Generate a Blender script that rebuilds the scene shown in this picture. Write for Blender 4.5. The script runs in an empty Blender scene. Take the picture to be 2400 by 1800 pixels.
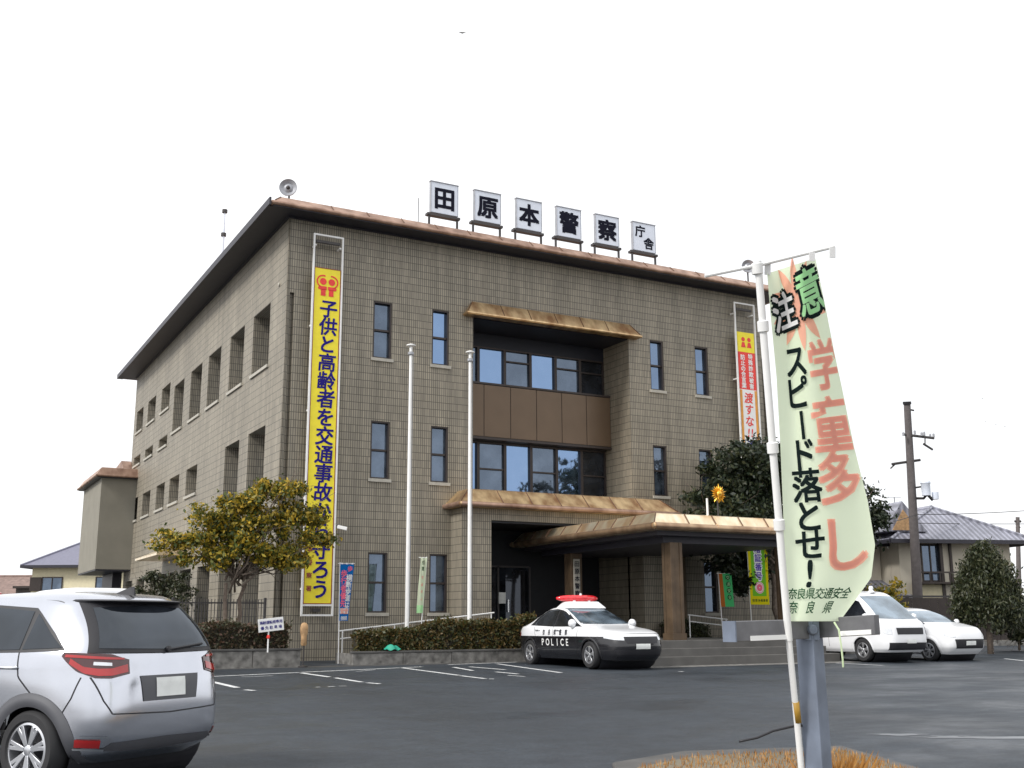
import bpy, math, random
import numpy as np
from mathutils import Vector
R = math.radians
rng = np.random.default_rng(7); random.seed(7)
S = bpy.context.scene; COL = S.collection

# ------------------------------------------------------------------ camera
FPX = 2579.6; YAW, PITCH, ROLL = R(-28.534), R(12.324), R(-0.301)
CAM = np.array([-9.2046, -31.0632, 1.6])
def cam_axes():
    cy, sy, cp, sp = math.cos(YAW), math.sin(YAW), math.cos(PITCH), math.sin(PITCH)
    f = np.array([-sy*cp, cy*cp, sp]); r = np.array([cy, sy, 0.]); u = np.cross(r, f)
    c, s = math.cos(ROLL), math.sin(ROLL)
    return c*r+s*u, -s*r+c*u, f
CR, CU, CF = cam_axes()
cd = bpy.data.cameras.new('camera'); cam = bpy.data.objects.new('camera', cd); COL.objects.link(cam)
from mathutils import Matrix
cam.matrix_world = Matrix(((CR[0], CU[0], -CF[0], CAM[0]), (CR[1], CU[1], -CF[1], CAM[1]), (CR[2], CU[2], -CF[2], CAM[2]), (0, 0, 0, 1)))
cd.sensor_width = 36; cd.lens = FPX/2400*36; cd.clip_end = 2000; cd.clip_start = 0.05
S.camera = cam
# ------------------------------------------------------------------ world, sun, exposure
SUN_EL, SUN_AZ = R(40), R(190)      # azimuth of the sun measured counter-clockwise from +X
w = bpy.data.worlds.new('World'); S.world = w; w.use_nodes = True
nt = w.node_tree; nt.nodes.clear()
def wn(t, **k):
    n = nt.nodes.new(t)
    for a, b in k.items(): setattr(n, a, b)
    return n
out = wn('ShaderNodeOutputWorld'); bg = wn('ShaderNodeBackground'); bg.inputs['Strength'].default_value = 0.1
sky = wn('ShaderNodeTexSky', sky_type='NISHITA'); sky.sun_disc = False
sky.sun_elevation = SUN_EL; sky.sun_rotation = math.pi/2-SUN_AZ; sky.dust_density = 3
tc = wn('ShaderNodeTexCoord'); mp = wn('ShaderNodeMapping'); mp.inputs['Scale'].default_value = (1, 1, 2.6)
nz = wn('ShaderNodeTexNoise'); nz.inputs['Scale'].default_value = 2.1; nz.inputs['Detail'].default_value = 6; nz.inputs['Roughness'].default_value = .55
rp = wn('ShaderNodeValToRGB'); rp.color_ramp.elements[0].position = .22; rp.color_ramp.elements[0].color = (.78,)*3+(1,)
rp.color_ramp.elements[1].position = .55; rp.color_ramp.elements[1].color = (1,)*4
mx = wn('ShaderNodeMix', data_type='RGBA'); mx.inputs[7].default_value = (12.6, 12.7, 12.9, 1)
L = nt.links.new
L(tc.outputs['Generated'], mp.inputs['Vector']); L(mp.outputs['Vector'], nz.inputs['Vector']); L(nz.outputs['Fac'], rp.inputs['Fac'])
L(rp.outputs['Color'], mx.inputs[0]); L(sky.outputs['Color'], mx.inputs[6]); L(mx.outputs[2], bg.inputs['Color']); L(bg.outputs[0], out.inputs[0])
sl = bpy.data.lights.new('sun', 'SUN'); sl.energy = 3.0; sl.angle = R(14); sl.color = (1, .965, .92)
so = bpy.data.objects.new('sun', sl); COL.objects.link(so)
sdir = Vector((math.cos(SUN_AZ)*math.cos(SUN_EL), math.sin(SUN_AZ)*math.cos(SUN_EL), math.sin(SUN_EL)))
so.rotation_euler = sdir.to_track_quat('Z', 'Y').to_euler(); so.location = (-60, -60, 80)
S.view_settings.view_transform = 'Standard'; S.view_settings.look = 'None'; S.view_settings.exposure = 0.0; S.view_settings.gamma = 1
S.cycles.max_bounces = 6; S.cycles.diffuse_bounces = 3; S.cycles.glossy_bounces = 3; S.cycles.transmission_bounces = 3; S.cycles.transparent_max_bounces = 6

# ------------------------------------------------------------------ measuring helpers (photo pixel -> point on a real plane)
def ray(x, y): return CF*FPX+CR*(x-1200)+CU*(900-y)
def hit(x, y, ax, v):
    d = ray(x, y); return CAM+d*((v-CAM[ax])/d[ax])
def on_y(x, y, v): return hit(x, y, 1, v)
def on_x(x, y, v): return hit(x, y, 0, v)
def on_z(x, y, v): return hit(x, y, 2, v)
def at(x, y, depth): return CAM+ray(x, y)/FPX*depth
def gz(y): return .22+.0128*min(max(y+31.2, 0), 31.2)
def on_g(x, y):
    d = ray(x, y); t = (.22+.0128*(CAM[1]+31.2)-CAM[2])/(d[2]-.0128*d[1]); return CAM+d*t

# ------------------------------------------------------------------ mesh helpers
WL = {}
def V(p): return Vector([float(c) for c in p])
class MB:
    def __init__(s): s.v = []; s.f = []
    def add(s, vs, fs):
        o = len(s.v); s.v += [tuple(float(c) for c in p) for p in vs]; s.f += [tuple(i+o for i in f) for f in fs]; return s
    def box(s, x0, x1, y0, y1, z0, z1):
        return s.add([(x0,y0,z0),(x1,y0,z0),(x1,y1,z0),(x0,y1,z0),(x0,y0,z1),(x1,y0,z1),(x1,y1,z1),(x0,y1,z1)],
                     [(0,3,2,1),(4,5,6,7),(0,1,5,4),(1,2,6,5),(2,3,7,6),(3,0,4,7)])
    def obox(s, c, ax, ay, az):
        c, ax, ay, az = map(V, (c, ax, ay, az)); vs = []
        for k in (-1, 1):
            for i, j in ((-1,-1),(1,-1),(1,1),(-1,1)): vs.append(c+ax*i+ay*j+az*k)
        return s.add(vs, [(0,3,2,1),(4,5,6,7),(0,1,5,4),(1,2,6,5),(2,3,7,6),(3,0,4,7)])
    def tube(s, pts, r, n=8, cap=True):
        pts = [V(p) for p in pts]; rs = r if isinstance(r, (list, tuple)) else [r]*len(pts)
        base = len(s.v); ref = None
        for i, p in enumerate(pts):
            t = (pts[min(i+1, len(pts)-1)]-pts[max(i-1, 0)]).normalized()
            a = t.orthogonal().normalized() if ref is None else (ref-t*ref.dot(t)).normalized()
            ref = a; b = t.cross(a)
            for k in range(n):
                q = 2*math.pi*k/n; s.v.append(tuple(p+(a*math.cos(q)+b*math.sin(q))*rs[i]))
        for i in range(len(pts)-1):
            for k in range(n):
                a0 = base+i*n+k; a1 = base+i*n+(k+1) % n; s.f.append((a0, a1, a1+n, a0+n))
        if cap:
            s.f.append(tuple(base+k for k in range(n))[::-1]); s.f.append(tuple(base+(len(pts)-1)*n+k for k in range(n)))
        return s
    def lathe(s, prof, origin, axis, n=32):        # prof: (radius, along axis)
        axis = V(axis).normalized(); a = axis.orthogonal().normalized(); b = axis.cross(a); o = V(origin); base = len(s.v); m = len(prof)
        for k in range(n):
            q = 2*math.pi*k/n; d = a*math.cos(q)+b*math.sin(q)
            for r_, h in prof: s.v.append(tuple(o+axis*h+d*r_))
        for k in range(n):
            k2 = (k+1) % n
            for i in range(m-1): s.f.append((base+k*m+i, base+k2*m+i, base+k2*m+i+1, base+k*m+i+1))
        return s
    def grid(s, P, nu, nv, flip=False):
        vs = [P(i/nu, j/nv) for j in range(nv+1) for i in range(nu+1)]; fs = []
        for j in range(nv):
            for i in range(nu):
                a = j*(nu+1)+i; q = (a, a+1, a+nu+2, a+nu+1); fs.append(q[::-1] if flip else q)
        return s.add(vs, fs)
    def prism(s, poly, d):                          # poly: 3-D points, d: extrusion vector
        n = len(poly); d = V(d); p = [V(q) for q in poly]
        return s.add(p+[q+d for q in p], [tuple(range(n))[::-1], tuple(range(n, 2*n))]+[(i, (i+1) % n, (i+1) % n+n, i+n) for i in range(n)])
    def build(s, name, m, parent=None, smooth=False, bevel=0, loc=None, local=False, fix=True):
        me = bpy.data.meshes.new(name); o = bpy.data.objects.new(name, me); COL.objects.link(o)
        off = np.zeros(3)
        if parent is not None:
            o.parent = parent
            if not local: off = WL[parent]
            WL[o] = off
        elif loc is not None:
            off = np.array(loc, float); o.location = off; WL[o] = off
        else: WL[o] = off
        vs = np.array(s.v, float).reshape(-1, 3)-off
        me.from_pydata(vs.tolist(), [], s.f); me.materials.append(m)
        if fix:
            import bmesh
            bm = bmesh.new(); bm.from_mesh(me); bmesh.ops.recalc_face_normals(bm, faces=bm.faces); bm.to_mesh(me); bm.free()
        if smooth:
            me.polygons.foreach_set('use_smooth', [True]*len(me.polygons))
            if smooth == 'auto': me.set_sharp_from_angle(angle=R(38))
        if bevel:
            b = o.modifiers.new('bevel', 'BEVEL'); b.width = bevel; b.segments = 2; b.limit_method = 'ANGLE'; b.angle_limit = R(40)
        return o
def tag(o, label, cat, group=None):
    o['label'] = label; o['category'] = cat
    if group: o['group'] = group
    return o
def thing(name, label, cat, loc, rz=0, group=None):
    o = bpy.data.objects.new(name, None); COL.objects.link(o); o.location = [float(c) for c in loc]; o.rotation_euler = (0, 0, rz)
    o.empty_display_size = .2; WL[o] = np.array(loc, float); return tag(o, label, cat, group)
def structure(o): o['kind'] = 'structure'; return o
# text: glyph outlines from the built-in font
_gc = {}
import bmesh
def glyph(ch, fine=False):
    if (ch, fine) in _gc: return _gc[(ch, fine)]
    cu = bpy.data.curves.new('glyph', 'FONT'); cu.body = ch; cu.size = 1; cu.resolution_u = 3
    o = bpy.data.objects.new('glyph', cu); COL.objects.link(o); dg = bpy.context.evaluated_depsgraph_get()
    m = o.evaluated_get(dg).to_mesh(); bm = bmesh.new(); bm.from_mesh(m)
    if fine:
        for _ in range(4):
            ed = [e for e in bm.edges if e.calc_length() > .11]
            if not ed: break
            bmesh.ops.subdivide_edges(bm, edges=ed, cuts=1); bmesh.ops.triangulate(bm, faces=bm.faces)
    bm.verts.index_update(); v = np.array([(q.co.x, q.co.y) for q in bm.verts]).reshape(-1, 2); f = [tuple(q.index for q in p.verts) for p in bm.faces]; bm.free()
    o.evaluated_get(dg).to_mesh_clear(); bpy.data.objects.remove(o); bpy.data.curves.remove(cu)
    if len(v):
        cx = (v[:, 0].min()+v[:, 0].max())/2
        v = v-np.array([cx, .375])
        if ch == 'ー': v = np.stack([v[:, 1], -v[:, 0]], 1)
    _gc[(ch, fine)] = (v, f); return v, f
def shifts(b):
    if b <= 0: return [(0, 0)]
    k = 8 if b > .05 else 4
    return [(0, 0)]+[(b*math.cos(2*math.pi*i/k+.785*(k == 4)), b*math.sin(2*math.pi*i/k+.785*(k == 4))) for i in range(k)]
def letters(mb, items, fn, bold=.02, sx=1.0, shear=0, rot=0, fine=False):   # items: (char, cx, cy, size)
    c, s_ = math.cos(rot), math.sin(rot)
    for ch, cx, cy, sz in items:
        v, f = glyph(ch, fine)
        if not len(v): continue
        e = .002; p0 = np.array(fn(cx, cy)); nn = np.cross(np.array(fn(cx+e, cy))-p0, np.array(fn(cx, cy+e))-p0); nn = nn/(np.linalg.norm(nn)+1e-12)
        for k, (bx_, by_) in enumerate(shifts(bold*.8)):
            x = (v[:, 0]+bx_)*sz*sx+(v[:, 1]+by_)*sz*shear; y = (v[:, 1]+by_)*sz
            mb.add([np.array(fn(cx+c*a-s_*b, cy+s_*a+c*b))+nn*.0003*k for a, b in zip(x, y)], f)
    return mb
def column(text, x, y0, y1, sz):
    n = len(text); return [(c, x, y0+(y1-y0)*(i+.5)/n, sz) for i, c in enumerate(text)]
def row(text, x0, x1, y, sz):
    n = len(text); return [(c, x0+(x1-x0)*(i+.5)/n, y, sz) for i, c in enumerate(text)]
def plane_fn(o, ax, ay, d=(0, 0, 0)):
    o = np.array(o, float)+np.array(d, float); ax = np.array(ax, float); ay = np.array(ay, float)
    return lambda x, y: o+ax*x+ay*y

# ------------------------------------------------------------------ materials
def mat(name, col, rough=.6, metal=0., spec=.5, var=.12, vscale=6., bump=0., bscale=60., coat=0., rvar=0., aniso=None):
    m = bpy.data.materials.new(name); m.use_nodes = True; n = m.node_tree; b = n.nodes['Principled BSDF']
    b.inputs['Roughness'].default_value = rough; b.inputs['Metallic'].default_value = metal; b.inputs['Specular IOR Level'].default_value = spec
    b.inputs['Coat Weight'].default_value = coat; b.inputs['Coat Roughness'].default_value = .06
    g = n.nodes.new('ShaderNodeNewGeometry'); t = n.nodes.new('ShaderNodeTexNoise'); t.inputs['Scale'].default_value = vscale; t.inputs['Detail'].default_value = 5
    n.links.new(g.outputs['Position'], t.inputs['Vector'])
    mp = n.nodes.new('ShaderNodeMapRange'); mp.inputs[1].default_value = .3; mp.inputs[2].default_value = .7
    mp.inputs[3].default_value = 1-var; mp.inputs[4].default_value = 1+var; n.links.new(t.outputs['Fac'], mp.inputs[0])
    vm = n.nodes.new('ShaderNodeVectorMath'); vm.operation = 'SCALE'; vm.inputs[0].default_value = col[:3]
    n.links.new(mp.outputs[0], vm.inputs['Scale']); n.links.new(vm.outputs[0], b.inputs['Base Color'])
    if rvar:
        mr = n.nodes.new('ShaderNodeMapRange'); mr.inputs[1].default_value = .3; mr.inputs[2].default_value = .7
        mr.inputs[3].default_value = max(rough-rvar, .02); mr.inputs[4].default_value = rough+rvar
        n.links.new(t.outputs['Fac'], mr.inputs[0]); n.links.new(mr.outputs[0], b.inputs['Roughness'])
    if bump:
        t2 = n.nodes.new('ShaderNodeTexNoise'); t2.inputs['Scale'].default_value = bscale; t2.inputs['Detail'].default_value = 4
        n.links.new(g.outputs['Position'], t2.inputs['Vector']); bp = n.nodes.new('ShaderNodeBump'); bp.inputs['Strength'].default_value = bump; bp.inputs['Distance'].default_value = .02
        n.links.new(t2.outputs['Fac'], bp.inputs['Height']); n.links.new(bp.outputs['Normal'], b.inputs['Normal'])
    return m
def mat_tile():
    m = bpy.data.materials.new('wall_tile'); m.use_nodes = True; n = m.node_tree; b = n.nodes['Principled BSDF']; K = n.nodes.new; C = n.links.new
    g = K('ShaderNodeNewGeometry'); sp = K('ShaderNodeSeparateXYZ'); C(g.outputs['Position'], sp.inputs[0]); sn = K('ShaderNodeSeparateXYZ'); C(g.outputs['True Normal'], sn.inputs[0])
    ab = K('ShaderNodeMath'); ab.operation = 'ABSOLUTE'; C(sn.outputs['X'], ab.inputs[0])
    mu = K('ShaderNodeMix'); C(ab.outputs[0], mu.inputs[0]); C(sp.outputs['X'], mu.inputs[2]); C(sp.outputs['Y'], mu.inputs[3])
    cb = K('ShaderNodeCombineXYZ'); C(mu.outputs[0], cb.inputs[0]); C(sp.outputs['Z'], cb.inputs[1])
    br = K('ShaderNodeTexBrick'); br.offset = 0; br.squash = 1; br.inputs['Scale'].default_value = 1; br.inputs['Brick Width'].default_value = .0715; br.inputs['Row Height'].default_value = .235
    br.inputs['Mortar Size'].default_value = .0105; br.inputs['Mortar Smooth'].default_value = .3; br.inputs['Bias'].default_value = 0
    br.inputs['Color1'].default_value = (.335, .298, .232, 1); br.inputs['Color2'].default_value = (.262, .234, .184, 1); br.inputs['Mortar'].default_value = (.078, .071, .057, 1)
    C(cb.outputs[0], br.inputs['Vector'])
    t = K('ShaderNodeTexNoise'); t.inputs['Scale'].default_value = .55; t.inputs['Detail'].default_value = 6; t.inputs['Roughness'].default_value = .6
    C(g.outputs['Position'], t.inputs['Vector'])
    mr = K('ShaderNodeMapRange'); mr.inputs[1].default_value = .3; mr.inputs[2].default_value = .7; mr.inputs[3].default_value = .86; mr.inputs[4].default_value = 1.12; C(t.outputs['Fac'], mr.inputs[0])
    ms = K('ShaderNodeMapping'); ms.inputs['Scale'].default_value = (3.2, 3.2, .12); C(g.outputs['Position'], ms.inputs[0])
    t3 = K('ShaderNodeTexNoise'); t3.inputs['Scale'].default_value = 1.; t3.inputs['Detail'].default_value = 3; C(ms.outputs[0], t3.inputs['Vector'])
    mr3 = K('ShaderNodeMapRange'); mr3.inputs[1].default_value = .3; mr3.inputs[2].default_value = .7; mr3.inputs[3].default_value = .82; mr3.inputs[4].default_value = 1.12; C(t3.outputs['Fac'], mr3.inputs[0])
    pm = K('ShaderNodeMath'); pm.operation = 'MULTIPLY'; C(mr.outputs[0], pm.inputs[0]); C(mr3.outputs[0], pm.inputs[1])
    vm = K('ShaderNodeVectorMath'); vm.operation = 'SCALE'; C(br.outputs['Color'], vm.inputs[0]); C(pm.outputs[0], vm.inputs['Scale']); C(vm.outputs[0], b.inputs['Base Color'])
    b.inputs['Roughness'].default_value = .55
    return m
def mat_copper(name, c1, c2, rough, metal=.85):
    m = bpy.data.materials.new(name); m.use_nodes = True; n = m.node_tree; b = n.nodes['Principled BSDF']; K = n.nodes.new; C = n.links.new
    g = K('ShaderNodeNewGeometry'); mp = K('ShaderNodeMapping'); mp.inputs['Scale'].default_value = (2.6, 2.6, .7); C(g.outputs['Position'], mp.inputs[0])
    t = K('ShaderNodeTexNoise'); t.inputs['Scale'].default_value = 1.; t.inputs['Detail'].default_value = 3; t.inputs['Roughness'].default_value = .5; C(mp.outputs[0], t.inputs['Vector'])
    r = K('ShaderNodeValToRGB'); r.color_ramp.elements[0].position = .32; r.color_ramp.elements[1].position = .66
    r.color_ramp.elements[0].color = c1+(1,); r.color_ramp.elements[1].color = c2+(1,); C(t.outputs['Fac'], r.inputs[0])
    C(r.outputs['Color'], b.inputs['Base Color']); b.inputs['Metallic'].default_value = metal; b.inputs['Roughness'].default_value = rough
    return m
def mat_glass(name, dark, tint, fac, rough=.02):
    m = bpy.data.materials.new(name); m.use_nodes = True; n = m.node_tree; n.nodes.clear(); K = n.nodes.new; C = n.links.new
    o = K('ShaderNodeOutputMaterial'); d = K('ShaderNodeBsdfDiffuse'); gg = K('ShaderNodeNewGeometry'); tn = K('ShaderNodeTexNoise'); tn.inputs['Scale'].default_value = 1.7; tn.inputs['Detail'].default_value = 3; C(gg.outputs['Position'], tn.inputs['Vector'])
    cr = K('ShaderNodeValToRGB'); cr.color_ramp.elements[0].position = .38; cr.color_ramp.elements[1].position = .66; cr.color_ramp.elements[0].color = tuple(q*.35 for q in dark)+(1,); cr.color_ramp.elements[1].color = tuple(q*1.9 for q in dark)+(1,); C(tn.outputs['Fac'], cr.inputs[0]); C(cr.outputs[0], d.inputs[0])
    gl = K('ShaderNodeBsdfGlossy'); gl.inputs['Color'].default_value = tint+(1,); gl.inputs['Roughness'].default_value = rough
    f = K('ShaderNodeFresnel'); f.inputs[0].default_value = 1.5; a = K('ShaderNodeMath'); a.inputs[1].default_value = fac; C(f.outputs[0], a.inputs[0]); a.use_clamp = True
    mx = K('ShaderNodeMixShader'); C(a.outputs[0], mx.inputs[0]); C(d.outputs[0], mx.inputs[1]); C(gl.outputs[0], mx.inputs[2]); C(mx.outputs[0], o.inputs[0])
    return m
def mat_leaf(name, cols, trans=.25):
    m = bpy.data.materials.new(name); m.use_nodes = True; n = m.node_tree; n.nodes.clear(); K = n.nodes.new; C = n.links.new
    o = K('ShaderNodeOutputMaterial'); g = K('ShaderNodeNewGeometry'); r = K('ShaderNodeValToRGB'); e = r.color_ramp.elements
    while len(e) < len(cols): e.new(.5)
    for i, c in enumerate(cols): e[i].position = i/(len(cols)-1); e[i].color = c+(1,)
    C(g.outputs['Random Per Island'], r.inputs[0])
    b = K('ShaderNodeBsdfPrincipled'); b.inputs['Roughness'].default_value = .5; C(r.outputs[0], b.inputs['Base Color'])
    t = K('ShaderNodeBsdfTranslucent'); C(r.outputs[0], t.inputs[0]); mx = K('ShaderNodeMixShader'); mx.inputs[0].default_value = trans
    C(b.outputs[0], mx.inputs[1]); C(t.outputs[0], mx.inputs[2]); C(mx.outputs[0], o.inputs[0]); return m
def mat_cloth(name, col, trans=.4):
    m = bpy.data.materials.new(name); m.use_nodes = True; n = m.node_tree; n.nodes.clear(); K = n.nodes.new; C = n.links.new
    o = K('ShaderNodeOutputMaterial'); b = K('ShaderNodeBsdfDiffuse'); b.inputs[0].default_value = col+(1,)
    t = K('ShaderNodeBsdfTranslucent'); t.inputs[0].default_value = col+(1,); mx = K('ShaderNodeMixShader'); mx.inputs[0].default_value = trans
    C(b.outputs[0], mx.inputs[1]); C(t.outputs[0], mx.inputs[2]); C(mx.outputs[0], o.inputs[0]); return m
def mat_rooftile(name, col):
    m = mat(name, col, .42, var=.22, vscale=2.2); n = m.node_tree; b = n.nodes['Principled BSDF']; K = n.nodes.new; C = n.links.new
    tc = K('ShaderNodeTexCoord'); w_ = K('ShaderNodeTexWave'); w_.wave_type = 'BANDS'; w_.bands_direction = 'X'; w_.inputs['Scale'].default_value = 1.15; w_.inputs['Distortion'].default_value = .25
    C(tc.outputs['Object'], w_.inputs['Vector']); src = b.inputs['Base Color'].links[0].from_socket
    mr = K('ShaderNodeMapRange'); mr.inputs[3].default_value = .62; mr.inputs[4].default_value = 1.18; C(w_.outputs['Fac'], mr.inputs[0]); vm = K('ShaderNodeVectorMath'); vm.operation = 'SCALE'; C(src, vm.inputs[0]); C(mr.outputs[0], vm.inputs['Scale']); C(vm.outputs[0], b.inputs['Base Color'])
    bp = K('ShaderNodeBump'); bp.inputs['Strength'].default_value = .6; bp.inputs['Distance'].default_value = .05; C(w_.outputs['Fac'], bp.inputs['Height']); C(bp.outputs[0], b.inputs['Normal']); return m
def mat_asphalt():
    m = bpy.data.materials.new('wet_asphalt'); m.use_nodes = True; n = m.node_tree; b = n.nodes['Principled BSDF']; K = n.nodes.new; C = n.links.new
    g = K('ShaderNodeNewGeometry')
    def noise(scale, det=5, rough=.6, sc=(1, 1, 1)):
        mp = K('ShaderNodeMapping'); mp.inputs['Scale'].default_value = sc; C(g.outputs['Position'], mp.inputs[0])
        t = K('ShaderNodeTexNoise'); t.inputs['Scale'].default_value = scale; t.inputs['Detail'].default_value = det; t.inputs['Roughness'].default_value = rough; C(mp.outputs[0], t.inputs['Vector']); return t
    def rng_(t, a, b_, c, d):
        r = K('ShaderNodeMapRange'); r.inputs[1].default_value = a; r.inputs[2].default_value = b_; r.inputs[3].default_value = c; r.inputs[4].default_value = d; C(t.outputs['Fac'], r.inputs[0]); return r
    big = noise(.28, 6, .62, (1, .55, 1)); fine = noise(38, 3, .7); 
    a = rng_(big, .3, .72, .66, 1.25); f = rng_(fine, .3, .7, .5, 1.7)
    mu0 = K('ShaderNodeMath'); mu0.operation = 'MULTIPLY'; C(a.outputs[0], mu0.inputs[0]); C(f.outputs[0], mu0.inputs[1]); md = rng_(noise(2.6, 6, .7), .32, .68, .78, 1.25); mu = K('ShaderNodeMath'); mu.operation = 'MULTIPLY'; C(mu0.outputs[0], mu.inputs[0]); C(md.outputs[0], mu.inputs[1])
    vm = K('ShaderNodeVectorMath'); vm.operation = 'SCALE'; vm.inputs[0].default_value = (.024, .031, .040); C(mu.outputs[0], vm.inputs['Scale']); C(vm.outputs[0], b.inputs['Base Color'])
    wet = noise(.45, 5, .65, (1.0, 1.6, 1)); rr = rng_(wet, .36, .62, .40, .72); C(rr.outputs[0], b.inputs['Roughness'])
    b.inputs['Specular IOR Level'].default_value = .5
    bn = noise(120, 3, .7); bp = K('ShaderNodeBump'); bp.inputs['Strength'].default_value = .5; bp.inputs['Distance'].default_value = .006; C(bn.outputs['Fac'], bp.inputs['Height']); C(bp.outputs[0], b.inputs['Normal'])
    return m
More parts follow.
